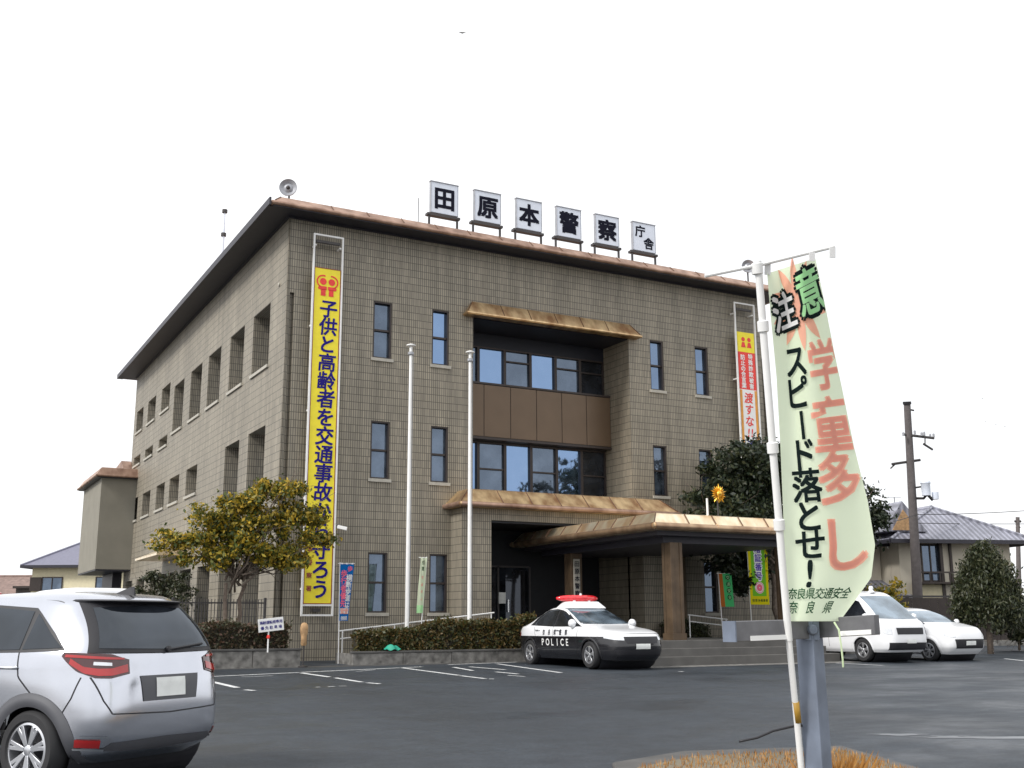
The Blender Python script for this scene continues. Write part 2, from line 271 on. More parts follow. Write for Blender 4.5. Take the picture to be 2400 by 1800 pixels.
M = dict(
    tile=mat_tile(), asphalt=mat_asphalt(),
    puddle=mat('puddle_sheen', (.12, .13, .145), .33, spec=.6, var=.3, vscale=3),  # sky sheen of the puddles put into a paler base colour
    earth=mat('earth', (.16, .14, .10), .9, var=.3, vscale=.4),
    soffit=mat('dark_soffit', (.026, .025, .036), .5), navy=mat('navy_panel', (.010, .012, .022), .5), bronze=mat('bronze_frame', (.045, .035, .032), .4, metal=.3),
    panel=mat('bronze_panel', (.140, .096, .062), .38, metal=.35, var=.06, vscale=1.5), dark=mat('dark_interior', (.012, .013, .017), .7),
    brown_roof=mat_copper('brown_copper', (.27, .165, .12), (.50, .34, .26), .5, .75),
    gold_roof=mat_copper('gold_copper', (.40, .22, .11), (.88, .66, .38), .36, .9),
    lip_roof=mat_copper('lip_copper', (.34, .22, .14), (.56, .40, .26), .38, .85),
    pale_roof=mat_copper('glare_copper', (.74, .52, .30), (.97, .88, .66), .30, .85),  # bright sky glare on the canopy put into the copper colour
    seam=mat('copper_seam', (.14, .08, .05), .5, metal=.5),
    glass=mat_glass('window_glass', (.035, .045, .06), (.40, .60, .95), .42), mid_glass=mat_glass('mid_glass', (.035, .045, .06), (.42, .58, .85), .30),  # blue sky reflection put into the tint, in bright and mid copies
    dim_glass=mat_glass('dim_glass', (.05, .064, .085), (.42, .53, .70), .19),  # duller copy of the window glass, less sky reflection set in
    black_glass=mat_glass('black_glass', (.012, .014, .018), (.6, .65, .75), .03),
    sill=mat('sill_stone', (.42, .40, .35), .7), concrete=mat('concrete', (.165, .16, .15), .8, var=.5, vscale=5.5, bump=.4, bscale=40),
    dark_concrete=mat('dark_wet_concrete', (.075, .073, .07), .6, var=.3, vscale=2.5, bump=.3, bscale=30),
    step=mat('step_stone', (.10, .096, .09), .55, var=.2, vscale=2), white=mat('white_paint', (.82, .82, .81), .45, var=.04),
    line=mat('line_paint', (.62, .63, .63), .6, var=.3, vscale=9), beam_steel=mat('beam_steel', (.155, .155, .165), .45, metal=.3, var=.2, vscale=12), steel=mat('galvanised_steel', (.175, .205, .265), .5, metal=.25, var=.16, vscale=9),
    black=mat('black_plastic', (.016, .016, .02), .5), grey=mat('grey_metal', (.36, .37, .40), .45, metal=.4), dark_metal=mat('dark_metal', (.06, .055, .055), .5, metal=.3),
    board=mat('sign_board', (.72, .77, .87), .5, var=.04), ink=mat('black_ink', (.012, .013, .024), .8, spec=.08), yellow=mat('yellow_board', (.88, .74, .03), .5, var=.05),
    blue_ink=mat('blue_ink', (.022, .018, .20), .8, spec=.08), red=mat('red_ink', (.78, .045, .035), .5), dark_red=mat('dark_red_ink', (.25, .02, .03), .5), orange=mat('orange_print', (.75, .32, .05), .5),
    wall_cream=mat('cream_render', (.76, .69, .48), .8, var=.06), wall_grey=mat('grey_render', (.62, .57, .47), .8, var=.1, vscale=1),
    roof_tile=mat_rooftile('grey_roof_tile', (.27, .275, .33)), roof_blue=mat('slate_blue_roof', (.17, .17, .23), .5, var=.1), roof_red=mat('rusty_roof', (.21, .145, .125), .7, var=.25, vscale=3),
    bark=mat('bark', (.16, .125, .10), .9, var=.3, vscale=14, bump=.6), pole=mat('utility_pole', (.14, .125, .125), .8, var=.15),
    silver=mat('silver_paint', (.60, .62, .68), .18, metal=.9, var=.02, coat=.6), white_paint=mat('white_car_paint', (.80, .81, .83), .28, var=.01, coat=.6),
    black_paint=mat('black_car_paint', (.012, .012, .015), .22, var=.01, coat=.6), red_paint=mat('red_car_paint', (.5, .02, .05), .25, coat=.6, var=.01),
    tyre=mat('tyre_rubber', (.022, .022, .024), .75), rim=mat('alloy_rim', (.62, .63, .66), .28, metal=.85, var=.03), clad=mat('grey_cladding', (.085, .087, .098), .5, var=.05),
    car_glass=mat_glass('car_glass', (.012, .014, .018), (.75, .82, .9), .045), screen=mat_glass('windscreen', (.10, .13, .16), (.8, .88, .95), .2),
    lamp_red=mat('lamp_red', (.42, .012, .014), .12, coat=1., var=.1), lamp_dark=mat('lamp_dark_red', (.06, .008, .01), .12, coat=1.), lamp_clear=mat('lamp_clear', (.75, .77, .8), .12, metal=.5, coat=1.), beacon=mat('beacon_red', (.75, .02, .03), .15, coat=1., var=.2, vscale=14),
    chrome=mat('chrome', (.85, .86, .88), .12, metal=1., var=.02), plate=mat('number_plate', (.78, .80, .78), .4),
    gold=mat('gold', (.85, .48, .06), .3, metal=.7, var=.25, vscale=18), wood=mat('tan_wood', (.42, .26, .13), .7, var=.3, vscale=9), green_net=mat('green_net', (.02, .33, .22), .6),
    leaf_a=mat_leaf('autumn_leaves', [(.032, .058, .016), (.075, .105, .02), (.17, .165, .026), (.37, .28, .026), (.54, .35, .03), (.26, .22, .026)]),
    leaf_d=mat_leaf('dark_leaves', [(.007, .014, .007), (.014, .026, .012), (.026, .040, .016), (.04, .045, .016)], .15),
    leaf_c=mat_leaf('conifer_leaves', [(.02, .03, .013), (.04, .05, .02), (.065, .066, .026)], .15),
    hedge=mat_leaf('hedge_leaves', [(.03, .045, .014), (.065, .065, .02), (.13, .08, .02), (.045, .07, .02), (.18, .095, .026)], .2),
    hedge_red=mat_leaf('hedge_red_leaves', [(.04, .05, .02), (.065, .055, .028), (.11, .055, .035), (.055, .062, .026)], .2),
    dry=mat_leaf('dry_grass', [(.24, .11, .03), (.42, .20, .05), (.50, .29, .10), (.28, .12, .03)], .3),
    cloth=mat_cloth('pale_green_cloth', (.90, 1., .77), .58), cloth_ink=mat_cloth('dark_print', (.012, .02, .02), .1), cloth_red=mat_cloth('overexposed_red_print', (1., .54, .43), .45), cloth_leaf=mat_cloth('green_print', (.55, .92, .52), .4),  # salmon is red ink with backlit overexposure put into its colour
    cloth_green_ink=mat_cloth('green_ink', (.02, .10, .04), .1), cloth_blue=mat_cloth('blue_cloth', (.01, .14, .45), .25), cloth_pink=mat_cloth('pink_print', (.9, .18, .28), .2), cloth_white=mat_cloth('white_print', (.85, .85, .85), .2),
    cloth_lime=mat_cloth('lime_cloth', (.22, .62, .05), .3), cloth_yellow=mat_cloth('yellow_cloth', (.85, .72, .02), .3), cloth_mint=mat_cloth('mint_cloth', (.10, .62, .22), .3), cloth_orange=mat_cloth('orange_cloth', (.55, .17, .04), .25), cloth_purple=mat_cloth('purple_print', (.09, .05, .42), .1),
)
# ================================================================== the setting
mb = MB(); xs = (-700, 700); ys = (-500, -31.2, 0, 1500)
for a, b in zip(ys, ys[1:]): mb.add([(xs[0], a, gz(a)-.03), (xs[1], a, gz(a)-.03), (xs[1], b, gz(b)-.03), (xs[0], b, gz(b)-.03)], [(0, 1, 2, 3)])
structure(mb.build('ground', M['earth']))
mb = MB(); ys = (-70, -31.2, 0, 45)
for a, b in zip(ys, ys[1:]): mb.add([(-45, a, gz(a)), (38.5, a, gz(a)), (38.5, b, gz(b)), (-45, b, gz(b))], [(0, 1, 2, 3)])
structure(mb.build('car_park', M['asphalt']))
def strip(mb, p, q, wd, h=.004):      # painted line on the sloping asphalt
    p = np.array(p[:2], float); q = np.array(q[:2], float); d = (q-p)/np.linalg.norm(q-p); n = np.array([-d[1], d[0]])*wd/2
    vs = [p-n, q-n, q+n, p+n]; mb.add([(v[0], v[1], gz(v[1])+h) for v in vs], [(0, 1, 2, 3)])
mb = MB()
def gl(*pp, wd=.11):
    pts = [on_g(*p) for p in pp]
    for a, b in zip(pts, pts[1:]): strip(mb, a, b, wd)
gl((492, 1586), (700, 1576.5), wd=.12); gl((706, 1576), (990, 1563), wd=.12); gl((1050, 1558), (1212, 1552), wd=.12)
gl((706, 1577.5), (772, 1587), wd=.12); gl((786, 1589), (848, 1599)); gl((860, 1600.5), (890, 1603))
gl((938, 1565), (1075, 1583), wd=.12); gl((1080, 1584), (1138, 1591)); gl((1146, 1591.5), (1158, 1591.6))
gl((496, 1598), (556, 1612), wd=.13); gl((575, 1617), (596, 1619))
gl((1165, 1556), (1315, 1577), wd=.12)
gl((1063, 1564), (1108, 1572)); gl((1100, 1563), (1185, 1570)); gl((1162, 1575), (1215, 1580)); gl((1190, 1583), (1230, 1586), wd=.07)
gl((1835, 1539), (1895, 1544)); gl((1960, 1554), (2070, 1560)); gl((1980, 1546), (2030, 1548), wd=.08); gl((2355, 1544), (2400, 1549)); gl((1590, 1574), (1602, 1574.5), wd=.1)
gl((740, 1611), (750, 1610.5), wd=.06); gl((768, 1610), (785, 1609), wd=.06); gl((795, 1608.5), (812, 1608), wd=.06); gl((566, 1587), (640, 1584), wd=.05); gl((835, 1574), (880, 1570), wd=.05)
structure(mb.build('parking_lines', M['line']))
mb = MB(); mb.add([(x, y, gz(y)+.002) for x, y in ((-7.5, -3.62), (8, -3.62), (8, -3.02), (-7.5, -3.02))], [(0, 1, 2, 3)])
structure(mb.build('gutter_path', M['dark_concrete']))
mb = MB(); mb.add([(x, y, gz(y)+.005) for x, y in ((7.3, -7.9), (14.5, -7.9), (14.5, -3.0), (7.3, -3.0))], [(0, 1, 2, 3)])
structure(mb.build('entrance_path', M['concrete']))
mb = MB(); mb.add([(x, y, gz(y)+.03) for x, y in ((38.3, -40), (44, -40), (44, 30), (38.3, 30))], [(0, 1, 2, 3)])
structure(mb.build('verge', mat('dry_verge', (.32, .19, .08), .9, var=.35, vscale=2.5)))
mb = MB(); mb.box(38.1, 38.3, -40, 30, .4, .75); structure(mb.build('kerb', M['concrete']))
for (px, py, rx, ry) in ((2105, 1722, .30, .10), (2330, 1729, .75, .11), (2225, 1726, .22, .05)):
    c = on_g(px, py); mb = MB(); pp = []
    for k in range(40):
        a_ = 2*math.pi*k/40; q = 1+.22*math.sin(3*a_+px)+.14*math.sin(7*a_+py); x = c[0]+CR[0]*rx*q*math.cos(a_)-CR[1]*ry*q*math.sin(a_); y = c[1]+CR[1]*rx*q*math.cos(a_)+CR[0]*ry*q*math.sin(a_); pp.append((x, y, gz(y)+.003))
    mb.add(pp, [tuple(range(40))]); structure(mb.build('puddle_sheen', M['puddle']))
# island in front of the camera
ia, ib, ic, id_ = on_g(1490, 1799), on_g(1600, 1780), on_g(1976, 1767), on_g(2086, 1800)
dn = (id_-ic)/np.linalg.norm(id_-ic); di = id_+dn*7.5; al = (ia-ib)/np.linalg.norm(ia-ib); ie = ia+al*.35; ig = np.array([-8.0, -30.0, 0])
isl = [p[:2] for p in (ie, ib, ic, di, ig)]
def inset(poly, d):
    c = np.mean(poly, 0); return [p+(c-p)/np.linalg.norm(c-p)*d for p in poly]
mb = MB(); mb.prism([(p[0], p[1], gz(p[1])-.02) for p in isl], (0, 0, .10)); structure(mb.build('island_kerb', M['dark_concrete'], bevel=.02))
mb = MB(); ins = inset(isl, .42); mb.add([(p[0], p[1], gz(p[1])+.085) for p in ins], [tuple(range(len(ins)))]); structure(mb.build('island_soil', M['earth']))

def leaf_mesh(name, m, parent, C, size, thin=.55, up=0., loc=None):
    n = len(C); C = np.asarray(C, float)
    a = rng.normal(size=(n, 3)); a[:, 2] += up; a /= np.linalg.norm(a, axis=1)[:, None]
    b = np.cross(a, rng.normal(size=(n, 3))); b /= np.linalg.norm(b, axis=1)[:, None]
    sz = (size*(.6+.8*rng.random(n)))[:, None]; a = a*sz; b = b*sz*thin
    vs = np.stack([C-a, C-b*.9, C+a, C+b*.9], 1).reshape(-1, 3)
    mbx = MB(); mbx.v = [tuple(p) for p in vs]; mbx.f = [(4*i, 4*i+1, 4*i+2, 4*i+3) for i in range(n)]
    return mbx.build(name, m, parent, fix=False, loc=loc)
# dry grass on the island
def blades(mbx, n, pick, h0, h1, wd=.006):
    for _ in range(n):
        p = pick()
        if p is None: continue
        h = h0+(h1-h0)*random.random(); q = random.random()*6.28; lean = .6*h*random.random(); z = gz(p[1])+.08
        d = (math.cos(q)*lean, math.sin(q)*lean); sx, sy = math.sin(q)*wd, -math.cos(q)*wd
        mbx.add([(p[0]-sx, p[1]-sy, z), (p[0]+sx, p[1]+sy, z), (p[0]+d[0]*.45+sx*.7, p[1]+d[1]*.45+sy*.7, z+h*.6), (p[0]+d[0], p[1]+d[1], z+h)], [(0, 1, 2, 3)])
def in_poly(p, poly):
    c = False; j = len(poly)-1
    for i in range(len(poly)):
        if (poly[i][1] > p[1]) != (poly[j][1] > p[1]) and p[0] < (poly[j][0]-poly[i][0])*(p[1]-poly[i][1])/(poly[j][1]-poly[i][1])+poly[i][0]: c = not c
        j = i
    return c
lo = np.min(ins, 0); hi = np.max(ins, 0)
def pick():
    for _ in range(30):
        p = lo+(hi-lo)*rng.random(2)
        if in_poly(p, ins) and p[1] > -27: return p
mb = MB(); blades(mb, 7000, pick, .02, .06, .005); o = mb.build('dry_grass', M['dry'], fix=False); o['kind'] = 'stuff'; o['label'] = 'short straw coloured grass on the kerbed island'; o['category'] = 'grass'
tp = at(1962, 1800, 7.2); mb = MB(); blades(mb, 900, lambda: tp[:2]+rng.normal(size=2)*.055, .15, .42, .005)
tag(mb.build('grass_tuft', M['dry'], fix=False, loc=(tp[0], tp[1], gz(tp[1])+.08)), 'tall dry orange grass tuft right beside the grey steel post', 'grass tuft')

# ================================================================== police station
W_, D_ = 18.65, 25.2; ZT = 13.85; ZB = .45
B = thing('police_station', 'three storey grey brown tiled police station with copper eaves and recessed centre', 'building', (0, 0, .55))
def wall_holes(mb, u0, u1, z0, z1, holes, P, depth):
    """flat wall in (u,z) with rectangular openings; P(u,z,d) gives a point d behind the face; reveals included"""
    us = sorted({u0, u1, *[h[0] for h in holes], *[h[1] for h in holes]}); zs = sorted({z0, z1, *[h[2] for h in holes], *[h[3] for h in holes]})
    us = [u for u in us if u0 <= u <= u1]; zs = [z for z in zs if z0 <= z <= z1]
    for a, b in zip(us, us[1:]):
        for c, d in zip(zs, zs[1:]):
            mu, mz = (a+b)/2, (c+d)/2
            if any(h[0] < mu < h[1] and h[2] < mz < h[3] for h in holes): continue
            mb.add([P(a, c, 0), P(b, c, 0), P(b, d, 0), P(a, d, 0)], [(0, 1, 2, 3)])
    for h in holes:
        a, b, c, d = h[:4]; dp = h[4] if len(h) > 4 else depth
        mb.add([P(a, c, 0), P(b, c, 0), P(b, d, 0), P(a, d, 0), P(a, c, dp), P(b, c, dp), P(b, d, dp), P(a, d, dp)], [(0, 1, 5, 4), (1, 2, 6, 5), (2, 3, 7, 6), (3, 0, 4, 7)])
CX = (2.79, 3.41), (4.79, 5.39), (13.27, 13.86), (15.27, 15.87)
RZ = (9.68, 11.50), (5.93, 7.70), (1.96, 3.72)
RX0, RX1, RD = 6.25, 12.36, 1.77
BX0, BX1, BY = 5.5, 13.15, -.8                     # projecting entrance block
fw = [(x0, x1, z0, z1, .16) for z0, z1 in RZ for x0, x1 in CX]
holes = fw+[(RX0, RX1, 5.72, 11.5, RD), (6.5, 12.15, 1.15, 4.75, 1.9), (.10, .24, 1.0, 11.4, .14), (18.41, 18.55, 1.0, 11.4, .14)]
mb = MB(); wall_holes(mb, 0, W_, ZB, ZT, holes, lambda u, z, d: (u, d, z), .16)
for a_ in (.10, 18.41): mb.add([(a_, .138, 1), (a_+.14, .138, 1), (a_+.14, .138, 11.4), (a_, .138, 11.4)], [(0, 1, 2, 3)])
mb.build('wall', M['tile'], B, fix=False)
# left side wall
BAY = [(1.67, 3.57), (4.68, 6.52), (7.83, 9.70), (10.75, 12.62), (13.87, 15.74), (16.67, 18.47), (19.80, 21.64), (22.80, 24.50)]
sw = []
for i, (a, b) in enumerate(BAY):
    sw.append((a, b, 9.50, 11.50) if i < 5 else (a, b, 10.81, 11.90))
    if i < 2: sw.append((a, b, 5.5, 7.60))
    if i > 2: sw.append((a-.1, b-.15, 6.48, 7.56))
    if i > 4: sw.append((a, b, 9.18, 9.61))
    sw.append((a, b, 1.5 if i > 1 else .9, 3.68))
mb = MB(); wall_holes(mb, 0, D_, ZB, ZT, [h+(.62,) for h in sw], lambda u, z, d: (d, u, z), .62); mb.build('wall', M['tile'], B, fix=False)
mb = MB(); mb.add([(W_, 0, ZB), (W_, D_, ZB), (W_, D_, ZT), (W_, 0, ZT)], [(0, 1, 2, 3)]); mb.add([(0, D_, ZB), (W_, D_, ZB), (W_, D_, ZT), (0, D_, ZT)], [(0, 1, 2, 3)])
mb.build('wall', M['tile'], B, fix=False)
# rounded tile corner
mb = MB(); mb.tube([(.01, .01, ZB), (.01, .01, ZT)], .03, 12); mb.build('corner_trim', M['tile'], B, smooth=True)
# windows
def window(u0, u1, z0, z1, P, g, mull=True, sill=True, split=.5, ft=.045):
    mb = MB(); mb.add([P(u0, z0, .145), P(u1, z0, .145), P(u1, z1, .145), P(u0, z1, .145)], [(0, 1, 2, 3)]); wnd = mb.build('window', M[g], B, fix=False)
    mb = MB()
    def bar(a, b, c, d, f0=.02, f1=.14): 
        q = [P(a, c, f0), P(b, c, f0), P(b, d, f0), P(a, d, f0), P(a, c, f1), P(b, c, f1), P(b, d, f1), P(a, d, f1)]; mb.add(q, [(0,3,2,1),(4,5,6,7),(0,1,5,4),(1,2,6,5),(2,3,7,6),(3,0,4,7)])
    bar(u0+.002, u0+ft, z0+.002, z1-.002); bar(u1-ft*1.3, u1-.002, z0+.002, z1-.002); bar(u0+ft, u1-ft*1.3, z1-ft, z1-.002); bar(u0+ft, u1-ft*1.3, z0+.002, z0+ft)
    if mull: zm = z0+(z1-z0)*split; bar(u0+ft, u1-ft*1.3, zm-.03, zm+.03, .07, .138)
    mb.build('frame', M['bronze'], wnd)
    if sill:
        mb = MB(); q = []
        for d in (-.055, .10):
            q += [P(u0-.06, z0-.10, d), P(u1+.06, z0-.10, d), P(u1+.06, z0-.004, d), P(u0-.06, z0-.004, d)]
        mb.add(q, [(0,3,2,1),(4,5,6,7),(0,1,5,4),(1,2,6,5),(2,3,7,6),(3,0,4,7)]); mb.build('sill', M['sill'], wnd)
PF = lambda u, z, d: (u, d, z)
for (z0, z1), g in zip(RZ, ('glass', 'dim_glass', 'dim_glass')):
    for i, (x0, x1) in enumerate(CX):
        window(x0, x1, z0, z1, PF, ('dim_glass', 'glass', 'mid_glass', 'mid_glass')[i] if z0 > 9 else 'dim_glass')
PS = lambda u, z, d: (d+.46, u, z)
for a, b, z0, z1 in sw:
    mb = MB(); mb.add([(.60, a, z0), (.60, b, z0), (.60, b, z1), (.60, a, z1)], [(3, 2, 1, 0)]); wnd = mb.build('window', M['dim_glass'], B, fix=False)
    mb = MB(); mb.box(.54, .595, a+.002, a+.05, z0+.002, z1-.002); mb.box(.54, .595, b-.05, b-.002, z0+.002, z1-.002); mb.box(.54, .595, (a+b)/2-.025, (a+b)/2+.025, z0+.002, z1-.002); mb.build('frame', M['bronze'], wnd)
    if z0 > 1.6:
        mb = MB(); mb.box(-.06, .5, a-.05, b+.05, z0-.09, z0+.006); mb.build('sill', M['sill'], wnd)
# recessed centre: upper and lower window bands, balcony panel
def band(xs, z0, z1, kinds, y=RD-.10):
    for (a, b), k in zip(zip(xs, xs[1:]), kinds):
        g = {'s': 'glass', 'd': 'dim_glass', 'k': 'black_glass'}[k[0]]
        mb = MB(); mb.add([(a, y, z0), (b, y, z0), (b, y, z1), (a, y, z1)], [(0, 1, 2, 3)]); wnd = mb.build('window', M[g], B, fix=False)
        mb = MB(); t = .05
        mb.box(a+.001, a+t, y-.09, y-.004, z0, z1); mb.box(b-t, b-.001, y-.09, y-.004, z0, z1); mb.box(a+t, b-t, y-.09, y-.004, z1-t, z1); mb.box(a+t, b-t, y-.09, y-.004, z0, z0+t)
        if len(k) > 1: mb.box(a+t, b-t, y-.07, y-.004, z0+(z1-z0)*float(k[1:])-.025, z0+(z1-z0)*float(k[1:])+.025)
        mb.build('frame', M['bronze'], wnd)
bx = [RX0+.02, 7.25, 8.27, 9.29, 10.31, 11.33, RX1-.02]
band(bx, 9.62, 10.92, ['d', 's', 'd.68', 's', 'd.66', 'k.62'])
band(bx, 5.80, 7.62, ['s', 'd.5', 's', 'd.5', 's', 'k.5'])
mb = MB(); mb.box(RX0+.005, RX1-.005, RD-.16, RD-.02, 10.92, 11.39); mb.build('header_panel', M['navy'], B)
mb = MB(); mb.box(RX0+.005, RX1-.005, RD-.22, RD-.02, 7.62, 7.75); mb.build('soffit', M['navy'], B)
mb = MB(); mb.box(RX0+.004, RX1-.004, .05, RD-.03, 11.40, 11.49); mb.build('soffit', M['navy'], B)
PY = 1.22
pan = MB()
for i in range(6):
    a = RX0+.01+(RX1-RX0-.02)*i/6; b = RX0+.01+(RX1-RX0-.02)*(i+1)/6; pan.box(a+.012, b-.012, PY, PY+.06, 7.74, 9.50)
bp = pan.build('balcony_panel', M['panel'], B, bevel=.004)
mb = MB(); mb.box(RX0+.01, RX1-.01, PY+.02, PY+.30, 7.70, 9.52); mb.box(RX0+.01, RX1-.01, PY-.03, PY+.34, 9.52, 9.58); mb.box(RX0+.01, RX1-.01, PY-.03, PY+.34, 7.64, 7.70); mb.build('trim', M['bronze'], bp)
# copper roofs: swept profile around a rectangle, joined to real seams
def skirt(x0, x1, y0, y1, prof, back=False):
    """prof: (outset, z); back=True closes against the wall at y1 (three sides)"""
    mb = MB(); n = len(prof); rings = []
    for o_, z in prof:
        yb = y1 if back else y1+o_
        rings.append([(x0-o_, yb, z), (x0-o_, y0-o_, z), (x1+o_, y0-o_, z), (x1+o_, yb, z)])
    for a, b in zip(rings, rings[1:]):
        for i in range(3 if back else 4): j = (i+1) % 4; mb.add([a[i], a[j], b[j], b[i]], [(0, 1, 2, 3)])
    mb.add(rings[-1], [(0, 1, 2, 3)]); mb.add(rings[0], [(0, 3, 2, 1)])
    return mb
def seams(x0, x1, y0, y1, prof, pitch, sides, r=.02):
    mb = MB(); (oa, za), (ob, zb) = prof
    if 'f' in sides:
        n = max(int(round((x1-x0)/pitch)), 1)
        for i in range(n+1):
            x = x0+(x1-x0)*i/n; k = 1 if 0 < i < n else 1.0
            xa = x+(-oa if i == 0 else oa if i == n else 0); xb = x+(-ob if i == 0 else ob if i == n else 0)
            mb.tube([(xa, y0-oa-.003, za), (xb, y0-ob-.003, zb+.004)], r, 6)
    if 'l' in sides:
        n = max(int(round((y1-y0)/pitch)), 1)
        for i in range(1, n):
            y = y0+(y1-y0)*i/n; mb.tube([(x0-oa-.003, y, za), (x0-ob-.003, y, zb+.004)], r, 6)
    return mb
def lip(x0, x1, y0, y1, o_, z, r, parent, m, back=True):
    mb = MB(); pts = [(x0-o_, y1, z), (x0-o_, y0-o_, z), (x1+o_, y0-o_, z), (x1+o_, y1, z)]
    for a, b in zip(pts, pts[1:]): mb.tube([a, b], r, 12)
    n = max(int((x1-x0)/1.6), 1)
    for i in range(1, n): x = x0+(x1-x0)*i/n; mb.tube([(x-.012, y0-o_, z), (x+.012, y0-o_, z)], r+.008, 12)
    mb.build('lip', M[m], parent, smooth='auto')
def roll(c, rad, n=7, a0=-90, a1=95):            # rounded lower lip
    return [(c[0]+rad*math.cos(R(a0+(a1-a0)*i/n)), c[1]+rad*math.sin(R(a0+(a1-a0)*i/n))) for i in range(n+1)]
# main eave
prof = [(.02, 13.80), (.60, 13.80)]+roll((.735, 13.865), .065)+[(.70, 13.93), (.60, 14.02), (.40, 14.20), (.20, 14.21)]
rf = skirt(0, W_, 0, D_, prof).build('roof', M['brown_roof'], B, smooth='auto')
seams(0, W_, 0, D_, [(.66, 13.98), (.41, 14.20)], 1.16, 'fl', .012).build('seam', M['seam'], rf)
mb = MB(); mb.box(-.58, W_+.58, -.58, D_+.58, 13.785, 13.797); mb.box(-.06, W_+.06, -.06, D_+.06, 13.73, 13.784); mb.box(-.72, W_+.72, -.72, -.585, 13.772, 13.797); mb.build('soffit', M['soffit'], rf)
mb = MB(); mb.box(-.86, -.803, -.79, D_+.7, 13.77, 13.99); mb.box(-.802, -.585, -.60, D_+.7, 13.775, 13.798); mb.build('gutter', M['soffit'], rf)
# hood over the recess
prof = [(-.05, 11.42)]+roll((.30, 11.47), .05)+[(.29, 11.53), (.03, 11.93), (.0, 11.95)]
h = skirt(RX0-.02, RX1+.02, 0, -.001, prof, True).build('hood_roof', M['gold_roof'], B, smooth='auto')
seams(RX0-.02, RX1+.02, 0, 0, [(.30, 11.53), (.03, 11.93)], 1.0, 'f', .014).build('seam', M['seam'], h)
# entrance block + ledge roof
mb = MB()
wall_holes(mb, BX0, BX1, ZB, 5.10, [(6.5, 12.15, 1.15, 4.75, .9)], lambda u, z, d: (u, BY+d, z), .9)
for x in (BX0, BX1): mb.add([(x, BY, ZB), (x, -.002, ZB), (x, -.002, 5.1), (x, BY, 5.1)], [(0, 1, 2, 3)])
mb.build('entrance_wall', M['tile'], B, fix=False)
prof = [(-.3, 5.10)]+roll((.40, 5.18), .07)+[(.38, 5.25), (-.05, 5.68), (-.10, 5.70)]
LX0, LX1 = BX0+.17, BX1-.17
lr = skirt(LX0, LX1, BY, -.002, prof, True).build('ledge_roof', M['gold_roof'], B, smooth='auto')
lip(LX0, LX1, BY, -.01, .405, 5.175, .078, lr, 'brown_roof'); seams(LX0, LX1, BY, 0, [(.40, 5.25), (-.05, 5.68)], 1.02, 'f', .016).build('seam', M['seam'], lr)
mb = MB(); mb.box(RX0+.01, RX1-.01, -.68, RD-.03, 5.66, 5.705); mb.build('ledge_top', M['gold_roof'], B)
# entrance interior
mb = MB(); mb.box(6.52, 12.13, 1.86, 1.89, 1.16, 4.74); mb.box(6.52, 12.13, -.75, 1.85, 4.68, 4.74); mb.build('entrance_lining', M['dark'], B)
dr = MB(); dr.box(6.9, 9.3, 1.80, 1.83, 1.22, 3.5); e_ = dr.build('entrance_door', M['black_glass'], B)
mb = MB()
for x in (6.9, 8.08, 9.28): mb.box(x-.03, x+.03, 1.74, 1.795, 1.22, 3.5)
mb.box(6.93, 9.25, 1.74, 1.795, 3.46, 3.52); mb.box(6.93, 9.25, 1.745, 1.795, 1.22, 1.3); mb.build('frame', M['dark_metal'], e_)
mb = MB(); mb.box(7.65, 7.72, 1.71, 1.735, 1.8, 2.5); mb.box(8.42, 8.46, 1.71, 1.735, 2.0, 2.4); mb.build('handle', M['chrome'], e_)
p = on_y(1178, 1402, 1.70); mb = MB(); mb.box(p[0]-.13, p[0]+.13, 1.72, 1.735, p[2]-.17, p[2]+.19); mb.build('notice', M['plate'], e_)
# terrace and steps
mb = MB(); mb.box(7.7, 13.9, -6.6, -.81, .4, 1.16)
mb.box(7.5, 14.1, -6.92, -6.602, .4, .96); mb.box(7.3, 14.3, -7.24, -6.922, .4, .76)
mb.build('terrace', M['step'], B, bevel=.015)
# porch canopy on columns
KX0, KX1, KY0, KY1 = 8.70, 14.4, -6.36, 1.2
prof = [(-.10, 4.10)]+roll((.23, 4.20), .095)+[(.22, 4.295), (.02, 4.56), (-.06, 4.585)]
pc = skirt(KX0, KX1, KY0, KY1, prof).build('canopy_roof', M['pale_roof'], B, smooth='auto')
lip(KX0, KX1, KY0, KY1, .245, 4.195, .098, pc, 'lip_roof'); seams(KX0, KX1, KY0, KY1, [(.23, 4.295), (.02, 4.57)], 1.0, 'fl', .016).build('seam', M['seam'], pc)
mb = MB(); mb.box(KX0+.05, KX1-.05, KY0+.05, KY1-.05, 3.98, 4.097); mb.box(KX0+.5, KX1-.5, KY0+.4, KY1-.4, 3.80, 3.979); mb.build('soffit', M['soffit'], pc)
colm = mat('bronze_column', (.105, .070, .042), .5, metal=.25, var=.25, vscale=3)
for x, y in ((9.2, -6.2), (9.2, -.95), (13.3, -6.2), (13.3, -.95)):
    x += .06; mb = MB(); mb.box(x+.02, x+.39, y+.02, y+.39, 1.34, 3.80); mb.box(x-.03, x+.44, y-.03, y+.44, 1.16, 1.34)
    mb.box(x, x+.10, y, y+.10, 1.34, 3.8); mb.box(x+.31, x+.41, y, y+.10, 1.34, 3.8); mb.box(x, x+.10, y+.31, y+.41, 1.34, 3.8)
    mb.build('column', colm, B, bevel=.008)
